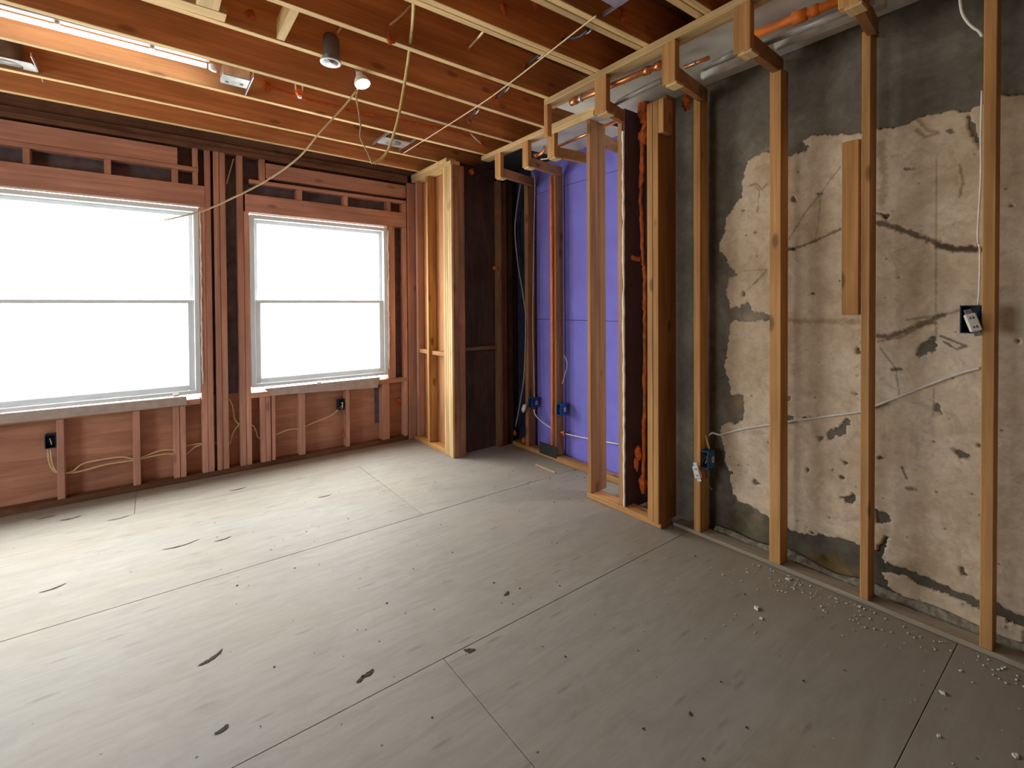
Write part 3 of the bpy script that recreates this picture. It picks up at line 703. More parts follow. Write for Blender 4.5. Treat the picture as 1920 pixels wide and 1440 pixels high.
patch((1.31, 1.313), .08, .05, (1.5, 1.4, 1.15), .9, 51)
def sheet(name, sel, X, tn, mat, parent):
    """height field over the wall; sel marks the grid nodes that belong to it"""
    q = sel[:-1, :-1] & sel[1:, :-1] & sel[1:, 1:] & sel[:-1, 1:]
    idx = np.arange(YY.size).reshape(YY.shape)
    F = np.stack([idx[:-1, :-1][q], idx[:-1, 1:][q], idx[1:, 1:][q], idx[1:, :-1][q]], 1)
    used = np.unique(F); remap = np.full(YY.size, -1); remap[used] = np.arange(len(used)); F = remap[F]
    co = np.stack([X, YY, ZZ], -1).reshape(-1, 3)[used] - np.array(wr.location)
    me = bpy.data.meshes.new(name)
    me.from_pydata(co.tolist(), [], F.tolist())
    a = me.color_attributes.new('tint', 'FLOAT_COLOR', 'POINT')
    a.data.foreach_set('color', np.concatenate([tn.reshape(-1, 3)[used], np.ones((len(used), 1))], 1).astype(np.float32).ravel())
    me.materials.append(mat); me.update()
    o = bpy.data.objects.new(name, me); COL.objects.link(o); o.parent = parent
    for p in me.polygons: p.use_smooth = True
    return o
relief = 0.004 * vnoise(YY, ZZ, 9, 20) + 0.003 * vnoise(YY, ZZ, 30, 21) + 0.0015 * vnoise(YY, ZZ, 80, 22)
sheet('cement_render', np.ones(YY.shape, bool), WX + relief, tint_c, M['cement'], wr)
thick = 0.010 + 0.004 * vnoise(YY, ZZ, 5, 23)
edge = mask.copy()
edge[1:-1, 1:-1] = mask[1:-1, 1:-1] & mask[:-2, 1:-1] & mask[2:, 1:-1] & mask[1:-1, :-2] & mask[1:-1, 2:]
grown = mask.copy(); grown[1:-1, 1:-1] |= mask[:-2, 1:-1] | mask[2:, 1:-1] | mask[1:-1, :-2] | mask[1:-1, 2:]
hgt = np.where(edge, thick, np.where(mask, thick * 0.75, -0.002))
sheet('plaster_coat', grown, WX + relief * 0.7 - hgt, tint, M['plaster'], wr)

# old plank on the plaster, left of a stud
board('plank', wr, WX - 0.034, WX - 0.014, 0.791, 0.861, 1.318, 2.156, 'pine')
bm = bmesh.new(); prev = None
for k in range(73):
    y = -0.28 + k * 0.025; h = 0.022 + 0.03 * (mnoise.noise(Vector((y * 5, 3, 1))) + 0.35); x0 = 2.668 + 0.012 * mnoise.noise(Vector((y * 9, 7, 2)))
    ring = [bm.verts.new(p) for p in ((x0, y, 0.0), ((x0 + 2.70) / 2, y, max(.004, h * .35)), (2.705, y, max(.006, h)), (2.724, y, max(.008, h * 1.15)), (2.724, y, 0.0))]
    if prev:
        for q in range(5): bm.faces.new((prev[q], prev[(q + 1) % 5], ring[(q + 1) % 5], ring[q]))
    prev = ring
bmesh.ops.recalc_face_normals(bm, faces=bm.faces[:])
link('mortar_fillet', bm, M['mortar'], wr, smooth=True)
# studs before it, on their plate
BX = 2.568
board('bottom_plate', wr, BX - .004, BX + 0.088, -1.5, 1.72, 0, 0.022, 'dustwood', .004)
top_of = {}
for a, b, z1, tn in ((1.536, 1.579, 2.585, 'pine'), (1.089, 1.145, 2.577, 'pine'),
                 (0.712, 0.745, 2.596, 'pine'), (0.314, 0.351, 2.70, 'pine'), (-0.075, -0.037, 2.70, 'pine'), (-0.48, -0.442, 2.70, 'pine')):
    board('stud', wr, BX, BX + 0.085, a, b, 0.022, z1, tn)

# ================================================================== CEILING
ZC = 2.72
ce = empty('ceiling', (0, 1.5, ZC), label='open ceiling of orange-brown joists with bare subfloor above', cat='ceiling', kind='structure')
for k, (y0, y1) in enumerate(((-1.6, -0.4), (-0.4, 0.82), (0.82, 2.04), (2.04, 3.26), (3.26, 4.72))):
    board('subfloor_sheet', ce, -3.0, 3.1, y0 + .001, y1 - .001, 2.957, 2.975, 'subfloor', 0)
def joist(y0, slope, z=ZC):
    xa, xb = -2.97, 2.70; bm = bmesh.new()
    vs = add_box(bm, xa, xb, -0.019, 0.019, z, 2.955)
    for v in vs: v.co.y += y0 + slope * v.co.x
    bevel(bm, .0025); bm.normal_update()
    for f in bm.faces: f.material_index = 1 if f.normal.z < -0.5 else 0  # paler undersides: bounce light painted in, along with cleaner wood
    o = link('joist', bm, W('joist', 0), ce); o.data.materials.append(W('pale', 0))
    return o
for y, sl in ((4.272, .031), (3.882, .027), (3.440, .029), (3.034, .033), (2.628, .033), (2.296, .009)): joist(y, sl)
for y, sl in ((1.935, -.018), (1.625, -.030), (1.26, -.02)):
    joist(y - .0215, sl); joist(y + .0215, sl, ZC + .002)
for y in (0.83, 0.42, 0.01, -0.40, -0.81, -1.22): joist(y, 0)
# blocking
board('blocking', ce, 0.525, 0.563, 2.322, 2.626, ZC + .004, ZC + .10, 'pale')
board('blocking', ce, -0.60, 0.30, 2.535, 2.612, ZC - .001, ZC + .037, 'pale')
board('blocking', ce, 0.18, 0.268, 2.320, 2.533, ZC - .0005, ZC + .037, 'pale')
# drywall left above the soffits
board('drywall_sheet', ce, 2.17, 2.715, -1.5, 2.36, ZC - .0135, ZC - .001, 'drywall', .001)
board('drywall_sheet', ce, 2.48, 2.945, 2.365, 3.14, ZC - .0135, ZC - .001, 'drywall', .001)
board('black_sheet', ce, 2.48, 2.945, 3.145, 3.77, ZC - .0135, ZC - .001, 'blackboard', .001)
# fire foam at the cable holes in the joists
holes = [(0.41, 2.618, 2.801), (0.97, 2.295, 2.773), (0.986, 2.295, 2.733), (1.452, 2.295, 2.836), (1.393, 1.87, 2.824), (1.877, 2.295, 2.855), (1.905, 2.655, 2.797), (1.942, 3.055, 2.77), (2.334, 3.475, 2.796), (1.798, 1.87, 2.815), (1.858, 1.53, 2.797), (0.625, 3.435, 2.814), (1.595, 1.87, 2.918)]
for k, p in enumerate(holes):
    s = random.uniform(.018, .028) * (0.8 if k in (3, 6) else 1.0)
    blob('foam_dab', ce, p, s, s * .6, s * 1.1, 'foam', k + 51, .6)

# ------------------------------------------------------------------ soffit frames
def soffit(name, loc, label, LX, y0, y1, hang, looks, lw):
    o = empty(name, loc, label=label, cat='framing')
    board('ledger', o, LX, LX + 0.089, y0, y1, ZC - 0.0385, ZC - .0005, 'pale', .003)
    for a, b in hang:
        board('hanger', o, LX, LX + 0.038, a, b, 2.475, ZC - .039, 'pine', .003)
        board('gusset', o, LX + .002, LX + 0.07, a - .006, b - .02, 2.461, 2.4745, 'pale', .002)
    for p0, p1 in looks:
        beam('lookout', o, p0, p1, (0, 1, 0), 0.036, lw, 'shaded_pine', .002)
    return o
sA = soffit('soffit_frame', (2.07, 1.0, 2.475), 'near soffit frame hung from the joists above the plaster wall', 2.066, -1.5, 2.345,
    ((1.812, 1.900), (1.368, 1.444), (1.002, 1.078), (0.606, 0.676)),
    (((2.10, 1.834, 2.478), (2.56, 2.056, 2.587)), ((2.10, 1.372, 2.478), (2.655, 1.539, 2.576)), ((2.10, 1.010, 2.478), (2.655, 1.114, 2.58)), ((2.10, 0.612, 2.478), (2.655, 0.705, 2.584))), 0.078)
sB = soffit('soffit_frame', (2.39, 2.9, 2.475), 'far soffit frame hung from the joists before the violet boards', 2.385, 2.19, 3.56,
    ((3.268, 3.350), (2.898, 2.970), (2.590, 2.672)),
    (((2.424, 3.274, 2.478), (2.9, 3.422, 2.5)), ((2.424, 2.904, 2.478), (2.9, 3.051, 2.518)), ((2.424, 2.596, 2.478), (2.62, 2.49, 2.444))), 0.075)
beam('lookout', sB, (2.6, 2.323, 2.53), (2.93, 2.437, 2.569), (0, 1, 0), 0.036, 0.085, 'shaded_pine', .002)
board('hanger', sA, 2.066, 2.104, 2.307, 2.345, 2.475 + .0, ZC - .039, 'pine', .003)
board('scab', sB, 2.383, 2.40, 2.20, 2.62, ZC - .075, ZC - .0395, 'pale', .002)

# ------------------------------------------------------------------ pipes in the soffits
def straight(name, p, q, r, mat, label, fit=()):
    o = empty(name, ((p[0] + q[0]) / 2, (p[1] + q[1]) / 2, min(p[2], q[2]) - r), label=label, cat='pipe')
    bm = bmesh.new(); add_tube(bm, [p, q], r, 14); link('pipe_run', bm, M[mat], o, smooth=True)
    d = (Vector(q) - Vector(p)).normalized()
    for t, l, k, mt in fit:
        c = Vector(p).lerp(Vector(q), t); bm = bmesh.new(); add_tube(bm, [c - d * l / 2, c + d * l / 2], r * k, 14)
        link('coupling', bm, M[mt], o, smooth=True)
    return o
straight('copper_pipe', (2.135, 2.155, 2.655), (2.187, 1.532, 2.655), 0.0165, 'copper', 'copper pipe run behind the two farthest hangers of the near soffit', ((0.03, .05, 1.35, 'copper'), (0.12, .02, 1.25, 'steel'), (0.86, .035, 1.4, 'copper'), (0.97, .035, 1.4, 'copper')))
straight('copper_pipe', (2.214, 1.41, 2.6), (2.227, 1.282, 2.6), 0.010, 'copper', 'short copper stub with a steel collar beside the second hanger', ((0.42, .018, 1.25, 'steel'),))
straight('sprinkler_pipe', (2.285, 1.095, 2.645), (2.332, 0.634, 2.645), 0.0185, 'orangepipe', 'orange sprinkler pipe crossing above the plaster wall near the top edge', ((0.42, .055, 1.5, 'orangepipe'), (0.55, .03, 1.3, 'orangepipe')))
straight('grey_pipe', (2.272, 2.029, 2.6), (2.241, 1.57, 2.6), 0.016, 'greypipe', 'grey pipe below the copper run of the near soffit')
straight('grey_pipe', (2.342, 1.378, 2.62), (2.318, 1.199, 2.62), 0.015, 'greypipe', 'grey pipe between the second and third hanger of the near soffit')
straight('grey_pipe', (2.312, 1.063, 2.6), (2.347, 0.638, 2.6), 0.016, 'greypipe', 'grey pipe running under the orange sprinkler pipe')
straight('white_pipe', (2.5, 1.478, 2.662), (2.5, 1.217, 2.663), 0.024, 'pvc', 'off-white pipe against the grey cement between second and third hanger')
straight('white_pipe', (2.5, 1.085, 2.666), (2.5, 0.642, 2.652), 0.026, 'pvc', 'off-white pipe above the plaster wall right of the third hanger')
straight('copper_pipe', (2.62, 2.81, 2.65), (2.62, 2.183, 2.666), 0.012, 'copper', 'copper pipe glimpsed behind the stud partition under the far soffit')
o = empty('copper_elbow', (2.46, 2.848, 2.578), label='copper elbow hanging between two hangers of the far soffit', cat='pipe')
bm = bmesh.new(); add_tube(bm, spline([(2.46, 2.901, 2.571), (2.46, 2.842, 2.564), (2.46, 2.791, 2.58), (2.46, 2.784, 2.615)], 5), 0.013, 12); link('bend', bm, M['copper'], o, smooth=True)
bm = bmesh.new(); add_tube(bm, [(2.46, 2.914, 2.57), (2.46, 2.874, 2.568)], 0.017, 12); link('coupling', bm, M['copper'], o, smooth=True)
bm = bmesh.new(); add_tube(bm, [(2.46, 2.83, 2.523), (2.46, 2.681, 2.498)], 0.006, 8); link('hanger_strap', bm, M['steel'], o)

# ------------------------------------------------------------------ lights and metal boxes in the ceiling
def tube_light():
    p, q = Vector((-0.649, 3.278, 2.775)), Vector((0.279, 3.227, 2.775)); q.y = p.y = 3.268
    o = empty('tube_light', ((p.x + q.x) / 2, p.y, 2.757), label='lit fluorescent tube lying between two joists at the upper left', cat='ceiling light')
    bm = bmesh.new(); add_tube(bm, [p, q], 0.0125, 14); link('tube', bm, M['tube'], o, smooth=True)
    board('housing', o, p.x - .05, q.x + .02, p.y - .022, p.y + .022, 2.806, 2.84, 'darksteel', .004)
    lathe('end_cap', [(.016, -.02), (.024, 0), (.024, .018)], (0, 0, 0), 'whitepaint', None, 16).location = (0, 0, 0)
    c = [x for x in COL.objects if x.name.startswith('end_cap')][-1]
    c.parent = o; c.rotation_euler = (0, math.pi / 2, 0); c.location = Vector((q.x + .012, q.y, q.z)) - wloc(o)
    for x in (p.x + .3, q.x - .25):
        board('clip', o, x - .01, x + .01, p.y - .01, p.y + .01, 2.788, 2.801, 'steel', .001)
tube_light()
def junction_box():
    o = empty('junction_box', (0.43, 3.27, 2.735), label='galvanised junction box at the right end of the lit tube', cat='electrical box')
    c = Vector((0.426, 3.284, 2.735))
    w, h = 0.072, 0.066
    bm = bmesh.new(); add_box(bm, c.x - w, c.x + w, c.y - h, c.y + h, c.z, c.z + .055); bevel(bm, .004); link('box_body', bm, M['steel'], o)
    bm = bmesh.new(); add_box(bm, c.x - w * .97, c.x + w * .97, c.y - h * .97, c.y + h * .97, c.z - .004, c.z - .0005); bevel(bm, .001); link('cover_plate', bm, M['steel'], o)
    for dx, dy in ((-.04, .03), (.035, .02)):
        lathe('knockout', [(.010, 0), (.010, .003)], (c.x + dx, c.y + dy, c.z - .0072), 'darksteel', o, 12)
    bm = bmesh.new(); add_box(bm, c.x + w + .002, c.x + w + .006, c.y - .14, c.y + .195, c.z - .012, c.z + .02); link('bar_hanger', bm, M['steel'], o)
    return o
junction_box()
def can_frame(c, label, flip=1):
    c = Vector(c); o = empty('can_light_frame', c, label=label, cat='ceiling light')
    seg = 28; R = .062; S = (.115, .085)
    bm = bmesh.new(); inner, outer, ib, ob = [], [], [], []
    for k in range(seg):
        a = 2 * math.pi * k / seg; ca, sa = math.cos(a), math.sin(a)
        t = min(S[0] / max(abs(ca), 1e-6), S[1] / max(abs(sa), 1e-6))
        for lst, r, dz in ((inner, R, 0), (outer, t, 0), (ib, R, .0025), (ob, t, .0025)): lst.append(bm.verts.new(c + Vector((ca * r, sa * r, dz))))
    for k in range(seg):
        j = (k + 1) % seg
        bm.faces.new((inner[k], inner[j], outer[j], outer[k])); bm.faces.new((ob[k], ob[j], ib[j], ib[k]))
        bm.faces.new((inner[j], inner[k], ib[k], ib[j])); bm.faces.new((outer[k], outer[j], ob[j], ob[k]))
    bmesh.ops.recalc_face_normals(bm, faces=bm.faces[:]); link('mounting_plate', bm, M['steel'], o)
    lathe('can', [(.058, .003), (.060, .02), (.060, .12), (.045, .135)], c, 'darksteel', o, 24)
    for s in (-1, 1):
        bm = bmesh.new(); add_box(bm, c.x + s * .118 - .002, c.x + s * .118 + .002, c.y - .185, c.y + .185, c.z + .001, c.z + .022); link('bar_hanger', bm, M['steel'], o)
    return o
can_frame((-0.611, 3.807, 2.735), 'galvanised can-light frame with round hole at the left edge')
can_frame((1.63, 3.738, 2.735), 'galvanised can-light frame near the end of the looped yellow cable')
can_frame((1.603, 1.362, 2.735), 'galvanised can-light frame cut off by the top edge')
def can_light():
    c = Vector((0.798, 2.65, 2.7)); o = empty('recessed_light', c, label='dark can light with white trim ring set beside a joist', cat='ceiling light')
    lathe('can', [(.042, .004), (.046, .03), (.046, .125), (.034, .145)], c, 'darksteel', o, 28)
    lathe('trim_ring', [(.041, -.001), (.054, -.004), (.055, .002), (.042, .004)], c, 'whitepaint', o, 32)
    lathe('reflector', [(.040, .002), (.026, .0035), (.005, .0037)], c - Vector((0, 0, .004)), 'steel', o, 24)
    tube('flex_lead', [c + Vector((.03, -.02, .16)), c + Vector((.05, -.05, .20)), c + Vector((.05, -.10, .235))], 0.006, 'cable', o)
can_light()
def flood():
    c = Vector((0.992, 2.7, 2.655)); o = empty('flood_lamp', c, label='lit white flood lamp hanging bare under a joist', cat='ceiling light')
    n = Vector((0.15, -0.35, -1)).normalized(); rot = n.to_track_quat('-Z', 'Y').to_matrix()
    def lz(nm, prof, mat):
        bm = bmesh.new(); rings = []; seg = 24
        for r, h in prof: rings.append([bm.verts.new(c + rot @ Vector((r * math.cos(2*math.pi*k/seg), r * math.sin(2*math.pi*k/seg), h))) for k in range(seg)])
        for A, B in zip(rings, rings[1:]):
            for k in range(seg): bm.faces.new((A[k], A[(k+1) % seg], B[(k+1) % seg], B[k]))
        bm.faces.new(rings[0][::-1]); bm.faces.new(rings[-1]); bmesh.ops.recalc_face_normals(bm, faces=bm.faces[:])
        link(nm, bm, M[mat], o, smooth=True)
    lz('lens', [(.010, -.006), (.036, -.004), (.043, .000)], 'lamp')
    lz('bowl', [(.044, .0005), (.046, .008), (.038, .03), (.022, .058), (.018, .075)], 'whitepaint')
    lz('socket', [(.0185, .076), (.019, .10)], 'darksteel')
flood()
o = empty('wire_clip', (0.77, 3.2, 2.69), label='white staple clip with orange foam under the bay right of the junction box', cat='clip')
c = Vector((0.779, 3.25, 2.76))
for s in (-1, 1): tube('prong', [c + Vector((s * .022, 0, .035)), c + Vector((s * .018, 0, .0)), c + Vector((s * .008, 0, -.035))], .005, 'whitepaint', o)
blob('foam_dab', o, c + Vector((0, 0, -.012)), .022, .016, .022, 'orangepipe', 5, .4)
lathe('tip', [(.012, 0), (.016, .012)], c + Vector((.002, -.004, -.046)), 'whitepaint', o, 12)
o = empty('cable_staple', (0.572, 3.45, 2.674), label='pale cable staple and tab under the second joist bay left of centre', cat='clip')
c = Vector((0.651, 3.9, 2.861))
tube('prong', [c + Vector((-.01, 0, -.02)), c + Vector((.012, 0, .02))], .006, 'whitepaint', o, n=2)
bm = bmesh.new(); add_box(bm, c.x + .03, c.x + .055, c.y - .01, c.y + .005, c.z - .035, c.z + .02); bevel(bm, .002); link('tab', bm, M['cable'], o)

# ------------------------------------------------------------------ cables
cab = lambda pts, r, mat, label, nm='ceiling_cable', **k: tube(nm, pts, r, mat, label=label, cat='cable', **k)
cab([(0.919, 1.881, 2.72), (1.043, 2.15, 2.77), (1.117, 2.35, 2.723), (1.18, 2.55, 2.645), (1.213, 2.7, 2.533), (1.232, 2.85, 2.429), (1.227, 2.95, 2.359), (1.174, 3, 2.303)], 0.0085, 'yellowcable', 'thick yellowed cable hanging in a long curve at upper centre')
cab([(1.024, 2.822, 2.735), (0.972, 2.75, 2.612), (0.998, 2.8, 2.562), (1.031, 2.85, 2.474), (1.048, 2.9, 2.418), (1.107, 2.95, 2.357), (1.16, 3, 2.301)], 0.0050, 'tancable', 'thin cable dropping from the lit flood lamp to the looped end')
cab([(0.968, 2.72, 2.625), (0.933, 2.9, 2.563), (0.863, 3.1, 2.469), (0.795, 3.35, 2.363), (0.647, 3.6, 2.242), (0.447, 3.8, 2.121), (0.287, 3.95, 2.042), (0.088, 4.1, 1.984)], 0.0055, 'tancable', 'long cable sagging from the flood lamp to the left window head')
cab([(1.666, 1.538, 2.713), (1.666, 1.58, 2.713), (1.742, 2.315, 2.713), (1.766, 2.778, 2.713), (1.779, 3.868, 2.713)], 0.0036, 'cable', 'white cable drawn straight across the undersides of the joists')
cab([(0.624, 3.432, 2.819), (0.925, 3.44, 2.795), (1.346, 3.449, 2.803), (1.793, 3.46, 2.828), (2.215, 3.47, 2.835)], 0.006, 'foam', 'orange-brown cable stapled along the side of a joist')
for k, (a, b, c_) in enumerate((((1.777, 1.86, 2.798), (1.735, 1.7, 2.728), (1.72, 1.62, 2.718)), ((1.86, 2.28, 2.841), (1.765, 2.1, 2.783), (1.709, 1.97, 2.74)), ((1.894, 2.64, 2.789), (1.837, 2.5, 2.753), (1.76, 2.34, 2.718)), ((1.939, 3.05, 2.776), (1.871, 2.9, 2.748), (1.785, 2.72, 2.709)))):
    lb = ['black cable leaving a joist hole next to the topmost double joist', 'black cable loop at the middle double joist under the white cable', 'black cable loop one joist before the soffit post', 'black cable loop nearest the corner chase'][k]
    cab([a, b, c_], 0.008, 'blackcable', lb, 'joist_cable')
    cab([Vector(b) + Vector((.012, -.016, .012)), Vector(b).lerp(Vector(c_), .6) + Vector((.02, 0, .006)), Vector(c_) + Vector((.02, 0, .008))], 0.006, 'whitecable', lb.replace('black', 'white'), 'joist_cable')
cab([(2.209, 3.46, 2.858), (2.213, 3.4, 2.805), (2.331, 3.47, 2.794)], 0.006, 'whitecable', 'short white cable entering the joist over the corner chase', 'joist_cable')
cab([(1.095, 2.28, 2.933), (1.065, 2.28, 2.889), (1.021, 2.28, 2.835), (0.982, 2.29, 2.794)], 0.006, 'cable', 'short cable stub beside the thick hanging cable', 'joist_cable')
cab([(1.348, 1.98, 2.75), (1.447, 2.2, 2.837), (1.456, 2.29, 2.835)], 0.006, 'cable', 'short cable stub between the double joist and the next one', 'joist_cable')
cab([(0.445, 2.64, 2.911), (0.432, 2.64, 2.859), (0.415, 2.65, 2.821)], 0.006, 'cable', 'short cable stub by the blocking at the top edge', 'joist_cable')
cab([(2.1, 1.744, 3.025), (2.1, 1.805, 3.037), (2.1, 1.873, 3.025)], 0.006, 'greycable', 'grey cable bundle beside the cut-off can frame', 'joist_cable')
# cables low in the window wall
WL = 4.575
cab([(-0.577, 4.57, 0.396), (-0.573, 4.57, 0.309), (-0.552, 4.57, 0.241), (-0.52, 4.57, 0.219), (-0.456, 4.57, 0.213), (-0.385, 4.57, 0.259), (-0.192, 4.57, 0.263), (-0.096, 4.57, 0.232), (0.047, 4.57, 0.265), (0.148, 4.57, 0.254), (0.236, 4.57, 0.272), (0.318, 4.57, 0.274)], 0.005, 'cable', 'upper of two cables looping through the studs under the left window', 'wall_cable')
cab([(-0.563, 4.565, 0.394), (-0.556, 4.565, 0.296), (-0.53, 4.565, 0.23), (-0.442, 4.565, 0.204), (-0.268, 4.565, 0.225), (-0.096, 4.565, 0.225), (0.08, 4.565, 0.235), (0.199, 4.565, 0.203), (0.281, 4.565, 0.256), (0.398, 4.565, 0.27), (0.443, 4.565, 0.222), (0.503, 4.565, 0.219), (0.543, 4.565, 0.329), (0.583, 4.565, 0.385)], 0.005, 'cable', 'lower of two cables looping through the studs under the left window', 'wall_cable')
cab([(0.517, 4.57, 0.61), (0.539, 4.57, 0.544), (0.553, 4.57, 0.443), (0.588, 4.57, 0.388), (0.679, 4.57, 0.365), (0.711, 4.57, 0.309), (0.739, 4.57, 0.239), (0.861, 4.57, 0.251), (0.966, 4.57, 0.276), (1.06, 4.57, 0.275), (1.194, 4.57, 0.308), (1.338, 4.57, 0.351), (1.408, 4.57, 0.397), (1.438, 4.57, 0.433)], 0.005, 'cable', 'cable running to the box below the narrower window', 'wall_cable')
cab([(0.573, 4.57, 2.617), (0.541, 4.57, 2.491), (0.52, 4.57, 2.4)], 0.005, 'cable', 'cable tail curling in the slot between the two windows', 'wall_cable')
# cables on the plaster wall
cab([(2.66, 1.539, 0.582), (2.66, 1.512, 0.604), (2.68, 1.476, 0.598), (2.705, 1.441, 0.614), (2.705, 1.331, 0.662), (2.705, 1.13, 0.734), (2.705, 0.951, 0.796), (2.705, 0.79, 0.851), (2.705, 0.729, 0.887), (2.705, 0.629, 0.952), (2.705, 0.537, 1.012), (2.705, 0.434, 1.075), (2.705, 0.373, 1.104)], 0.0055, 'whitecable', 'white cable rising along the plaster behind the near studs', 'wall_cable')
cab([(2.62, 1.537, 0.596), (2.62, 1.523, 0.557), (2.63, 1.515, 0.513)], 0.0045, 'cable', 'short cable entering the top of the blue box before the cement', 'wall_cable')
cab([(2.63, 1.519, 0.384), (2.64, 1.538, 0.313), (2.66, 1.536, 0.276), (2.68, 1.527, 0.255)], 0.004, 'greycable', 'grey cable tail below the blue box before the cement', 'wall_cable')
cab([(2.6, 0.426, 2.61), (2.6, 0.42, 2.543), (2.6, 0.406, 2.498), (2.6, 0.387, 2.462), (2.59, 0.369, 2.435), (2.58, 0.357, 2.406)], 0.005, 'whitecable', 'white cable curving to the nearest stud at the top right', 'wall_cable')
cab([(2.58, 0.357, 2.196), (2.58, 0.359, 2.011), (2.58, 0.358, 1.866), (2.59, 0.367, 1.639), (2.585, 0.36, 1.571), (2.585, 0.361, 1.429), (2.6, 0.366, 1.362)], 0.0032, 'whitecable', 'white cable stapled down the nearest stud to its switch box', 'wall_cable')

# ------------------------------------------------------------------ outlet and switch boxes
def outlet_box(c, w, h, d, label, mat='blue', dev=None, mark=True):
    """open-fronted box facing -X, fixed to the near side of a stud; c = centre of its open face"""
    c = Vector(c); o = empty('electrical_box', (c.x, c.y, c.z - h / 2), label=label, cat='electrical box')
    t = .004; bm = bmesh.new()
    add_box(bm, c.x, c.x + d, c.y - w/2, c.y - w/2 + t, c.z - h/2, c.z + h/2); add_box(bm, c.x, c.x + d, c.y + w/2 - t, c.y + w/2, c.z - h/2, c.z + h/2)
    add_box(bm, c.x, c.x + d, c.y - w/2 + t, c.y + w/2 - t, c.z - h/2, c.z - h/2 + t); add_box(bm, c.x, c.x + d, c.y - w/2 + t, c.y + w/2 - t, c.z + h/2 - t, c.z + h/2)
    add_box(bm, c.x + d - t, c.x + d, c.y - w/2 + t, c.y + w/2 - t, c.z - h/2 + t, c.z + h/2 - t)
    link('box_shell', bm, M[mat], o)
    if mark:
        bm = bmesh.new(); x0 = c.x + d * .58; z0 = c.z - .003; yy = c.y - w/2 - .0012
        for a, b, e, f in ((0, .022, 0, .006), (0, .022, .028, .034), (0, .006, .006, .028), (.016, .022, .006, .028)): add_box(bm, x0 + a, x0 + b, yy, yy + .0012, z0 - .017 + e, z0 - .017 + f)
        link('moulded_tab', bm, M['device'], o)
    for k in range(2):
        tube('conductor', [c + Vector((d * .7, -.01 + .02 * k, .01)), c + Vector((d * .3, -.005, .02 - .03 * k)), c + Vector((.004, .01 - .02 * k, -.02))], .002, 'whitecable' if k else 'blackcable', o)
    if dev:
        p, ang, tilt = dev; p = Vector(p)
        dvc = empty('device', p); dvc.parent = o; dvc.location = p - wloc(o)
        R = Matrix.Rotation(ang, 3, 'X') @ Matrix.Rotation(tilt, 3, 'Z')
        def part(nm, x0, x1, y0, y1, z0, z1, mt, bv=.002):
            b_ = bmesh.new(); add_box(b_, x0, x1, y0, y1, z0, z1); bevel(b_, bv)
            for v in b_.verts: v.co = R @ v.co + p
            link(nm, b_, M[mt], dvc)
        part('device_face', -.014, .012, -.017, .017, -.035, .035, 'device', .003)
        part('mounting_strap', -.001, .001, -.011, .011, -.054, .054, 'steel', .0004)
        for z in (-.018, .018):
            part('slot', -.0152, -.0135, -.006, -.003, z - .005, z + .005, 'slot', 0)
            part('slot', -.0152, -.0135, .003, .006, z - .004, z + .004, 'slot', 0)
    return o
outlet_box((2.83, 3.427, 0.46), .055, .095, .075, 'blue box with dangling outlet on the leftmost stud of the violet recess', dev=((2.8, 3.478, 0.405), 0.5, .2))
outlet_box((2.825, 3.033, 0.463), .05, .10, .075, 'blue box on the stud with the orange pipe, no outlet attached')
outlet_box((2.57, 1.517, 0.461), .055, .10, .075, 'blue box with white outlet dangling below it before the dark cement', dev=((2.54, 1.54, 0.389), -0.28, .25))
outlet_box((2.575, 0.382, 1.306), .066, .112, .075, 'dark blue switch box on the left side of the nearest stud', 'navy', dev=((2.56, 0.375, 1.294), -0.30, .35), mark=False)
def wall_box(c, label, dev):
    c = Vector(c); o = empty('electrical_box', c, label=label, cat='electrical box'); w, h, t = .055, .095, .004
    bm = bmesh.new(); y0, y1 = c.y, c.y + .06
    add_box(bm, c.x - w/2, c.x - w/2 + t, y0, y1, c.z - h/2, c.z + h/2); add_box(bm, c.x + w/2 - t, c.x + w/2, y0, y1, c.z - h/2, c.z + h/2)
    add_box(bm, c.x - w/2 + t, c.x + w/2 - t, y0, y1, c.z - h/2, c.z - h/2 + t); add_box(bm, c.x - w/2 + t, c.x + w/2 - t, y0, y1, c.z + h/2 - t, c.z + h/2)
    add_box(bm, c.x - w/2 + t, c.x + w/2 - t, y1 - t, y1, c.z - h/2 + t, c.z + h/2 - t); link('box_shell', bm, M['navy'], o)
    for k in range(3 if dev else 1):
        tube('conductor', [c + Vector((-.01 + .01 * k, .05, .01)), c + Vector((.0 + .006 * k, -.01, .02)), c + Vector((.01 - .008 * k, -.02, -.02 - .01 * k))], .0022, 'whitecable', o)
wall_box((-0.561, 4.54, 0.452), 'dark blue box on a short stud under the left window', False)
wall_box((1.429, 4.54, 0.445), 'dark box with loose wires under the narrower window', True)

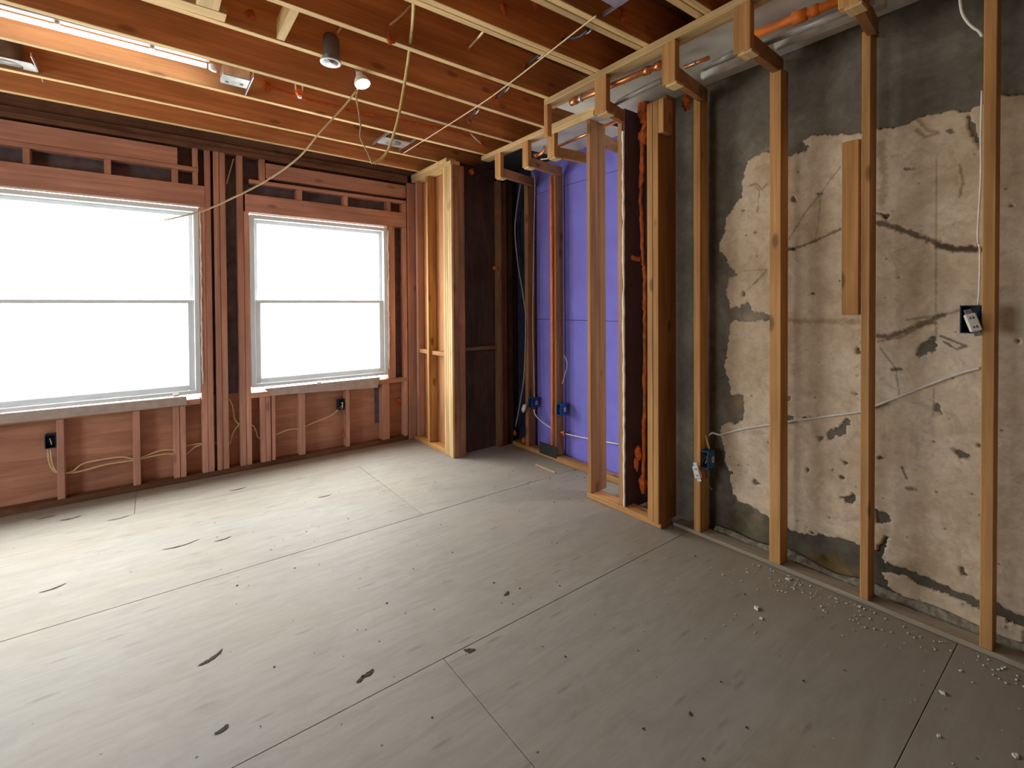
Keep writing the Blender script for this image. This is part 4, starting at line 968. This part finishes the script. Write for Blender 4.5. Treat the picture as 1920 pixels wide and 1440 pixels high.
# ------------------------------------------------------------------ crumbs on the floor
rs = random.Random(3)
def crumb(bm, x, y, s, h):
    n = rs.randint(4, 6); a0 = rs.random() * 6
    lo = [bm.verts.new((x + s * rs.uniform(.6, 1.2) * math.cos(a0 + 6.283 * k / n), y + s * rs.uniform(.4, 1.0) * math.sin(a0 + 6.283 * k / n), 0.0005)) for k in range(n)]
    hi = [bm.verts.new(v.co * 1.0 + Vector(((x - v.co.x) * .35, (y - v.co.y) * .35, h * rs.uniform(.3, .7)))) for v in lo]
    bm.faces.new(hi)
    for k in range(n): bm.faces.new((lo[k], lo[(k+1) % n], hi[(k+1) % n], hi[k]))
bm = bmesh.new()
for k in range(190):
    y = rs.uniform(-.2, 1.2); x = 2.545 - abs(rs.gauss(0, .09)); crumb(bm, x, y, rs.uniform(.002, .008), rs.uniform(.002, .006))
for k in range(160):
    y = rs.uniform(-.2, .75); x = rs.uniform(2.66, 2.715); crumb(bm, x, y, rs.uniform(.003, .009), rs.uniform(.003, .008))
for k in range(60): crumb(bm, rs.uniform(1.6, 2.5), rs.uniform(.1, 1.5), rs.uniform(.0015, .005), .003)
link('plaster_crumbs', bm, M['chip'], label='white plaster crumbs scattered along the foot of the right wall', cat='debris', kind='stuff')
bm = bmesh.new()
for k in range(90): crumb(bm, rs.uniform(.2, 2.5), rs.uniform(.2, 3.6), rs.uniform(.002, .006), .003)
for k in range(60): crumb(bm, rs.uniform(2.2, 2.9), rs.uniform(2.4, 3.7), rs.uniform(.002, .008), .004)
link('dark_crumbs', bm, M['darkchip'], label='dark grit scattered over the plywood floor', cat='debris', kind='stuff')
for q, s in (((2.156, 1.012), .020), ((2.1, 0.968), .012), ((2.507, 1.028), .016), ((2.288, 1.247), .009), ((2.194, 0.39), .016), ((2.53, 0.734), .012), ((2.06, 0.2), .014), ((1.966, 0.359), .010)):
    bm = bmesh.new(); crumb(bm, q[0], q[1], s, s * .5)
    link('plaster_chip', bm, M['chip'], label='small white plaster chip lying on the floor before the right wall', cat='debris', group='plaster chips on the floor')
beam('wood_strip', None, (*(2.615, 3.107), 0.001), (*(2.607, 2.848), 0.001), (0.9, 0.3, 0), 0.02, 0.008, 'pale', .001, label='short pale wooden strip lying flat before the violet recess', cat='debris')

# ------------------------------------------------------------------ rest of the room, out of frame
wl = empty('wall_left', (-3.0, 1.5, 0), label='plain left wall with an added fill window, outside the photograph', cat='wall', kind='structure')
board('wall_panel', wl, -3.12, -3.0, -1.6, 1.5, 0, 2.96, 'outer', 0); board('wall_panel', wl, -3.12, -3.0, 2.75, 4.7, 0, 2.96, 'outer', 0)
board('wall_panel', wl, -3.12, -3.0, 1.5, 2.75, 0, 0.72, 'outer', 0); board('wall_panel', wl, -3.12, -3.0, 1.5, 2.75, 2.15, 2.96, 'outer', 0)
w3 = empty('fill_window', (-3.05, 2.12, .72), label='added fill window in the unseen left wall, lighting the right wall', cat='window', kind='structure')  # added window, fill light for the right wall and foreground
for y in (1.5, 2.70): board('jamb', w3, -3.10, -3.03, y, y + .05, .72, 2.15, 'vinyl', .003)
for z in (.72, 1.41, 2.10): board('rail', w3, -3.10, -3.03, 1.55, 2.70, z, z + .05, 'vinyl', .003)
board('pane', w3, -3.062, -3.058, 1.55, 2.70, .77, 1.41, 'glass', 0); board('pane', w3, -3.062, -3.058, 1.55, 2.70, 1.46, 2.10, 'glass', 0)
wf = empty('wall_front', (0, -1.6, 0), label='plain wall behind the camera', cat='wall', kind='structure')
board('wall_panel', wf, -3.12, 3.1, -1.72, -1.6, 0, 2.96, 'outerdark', 0)
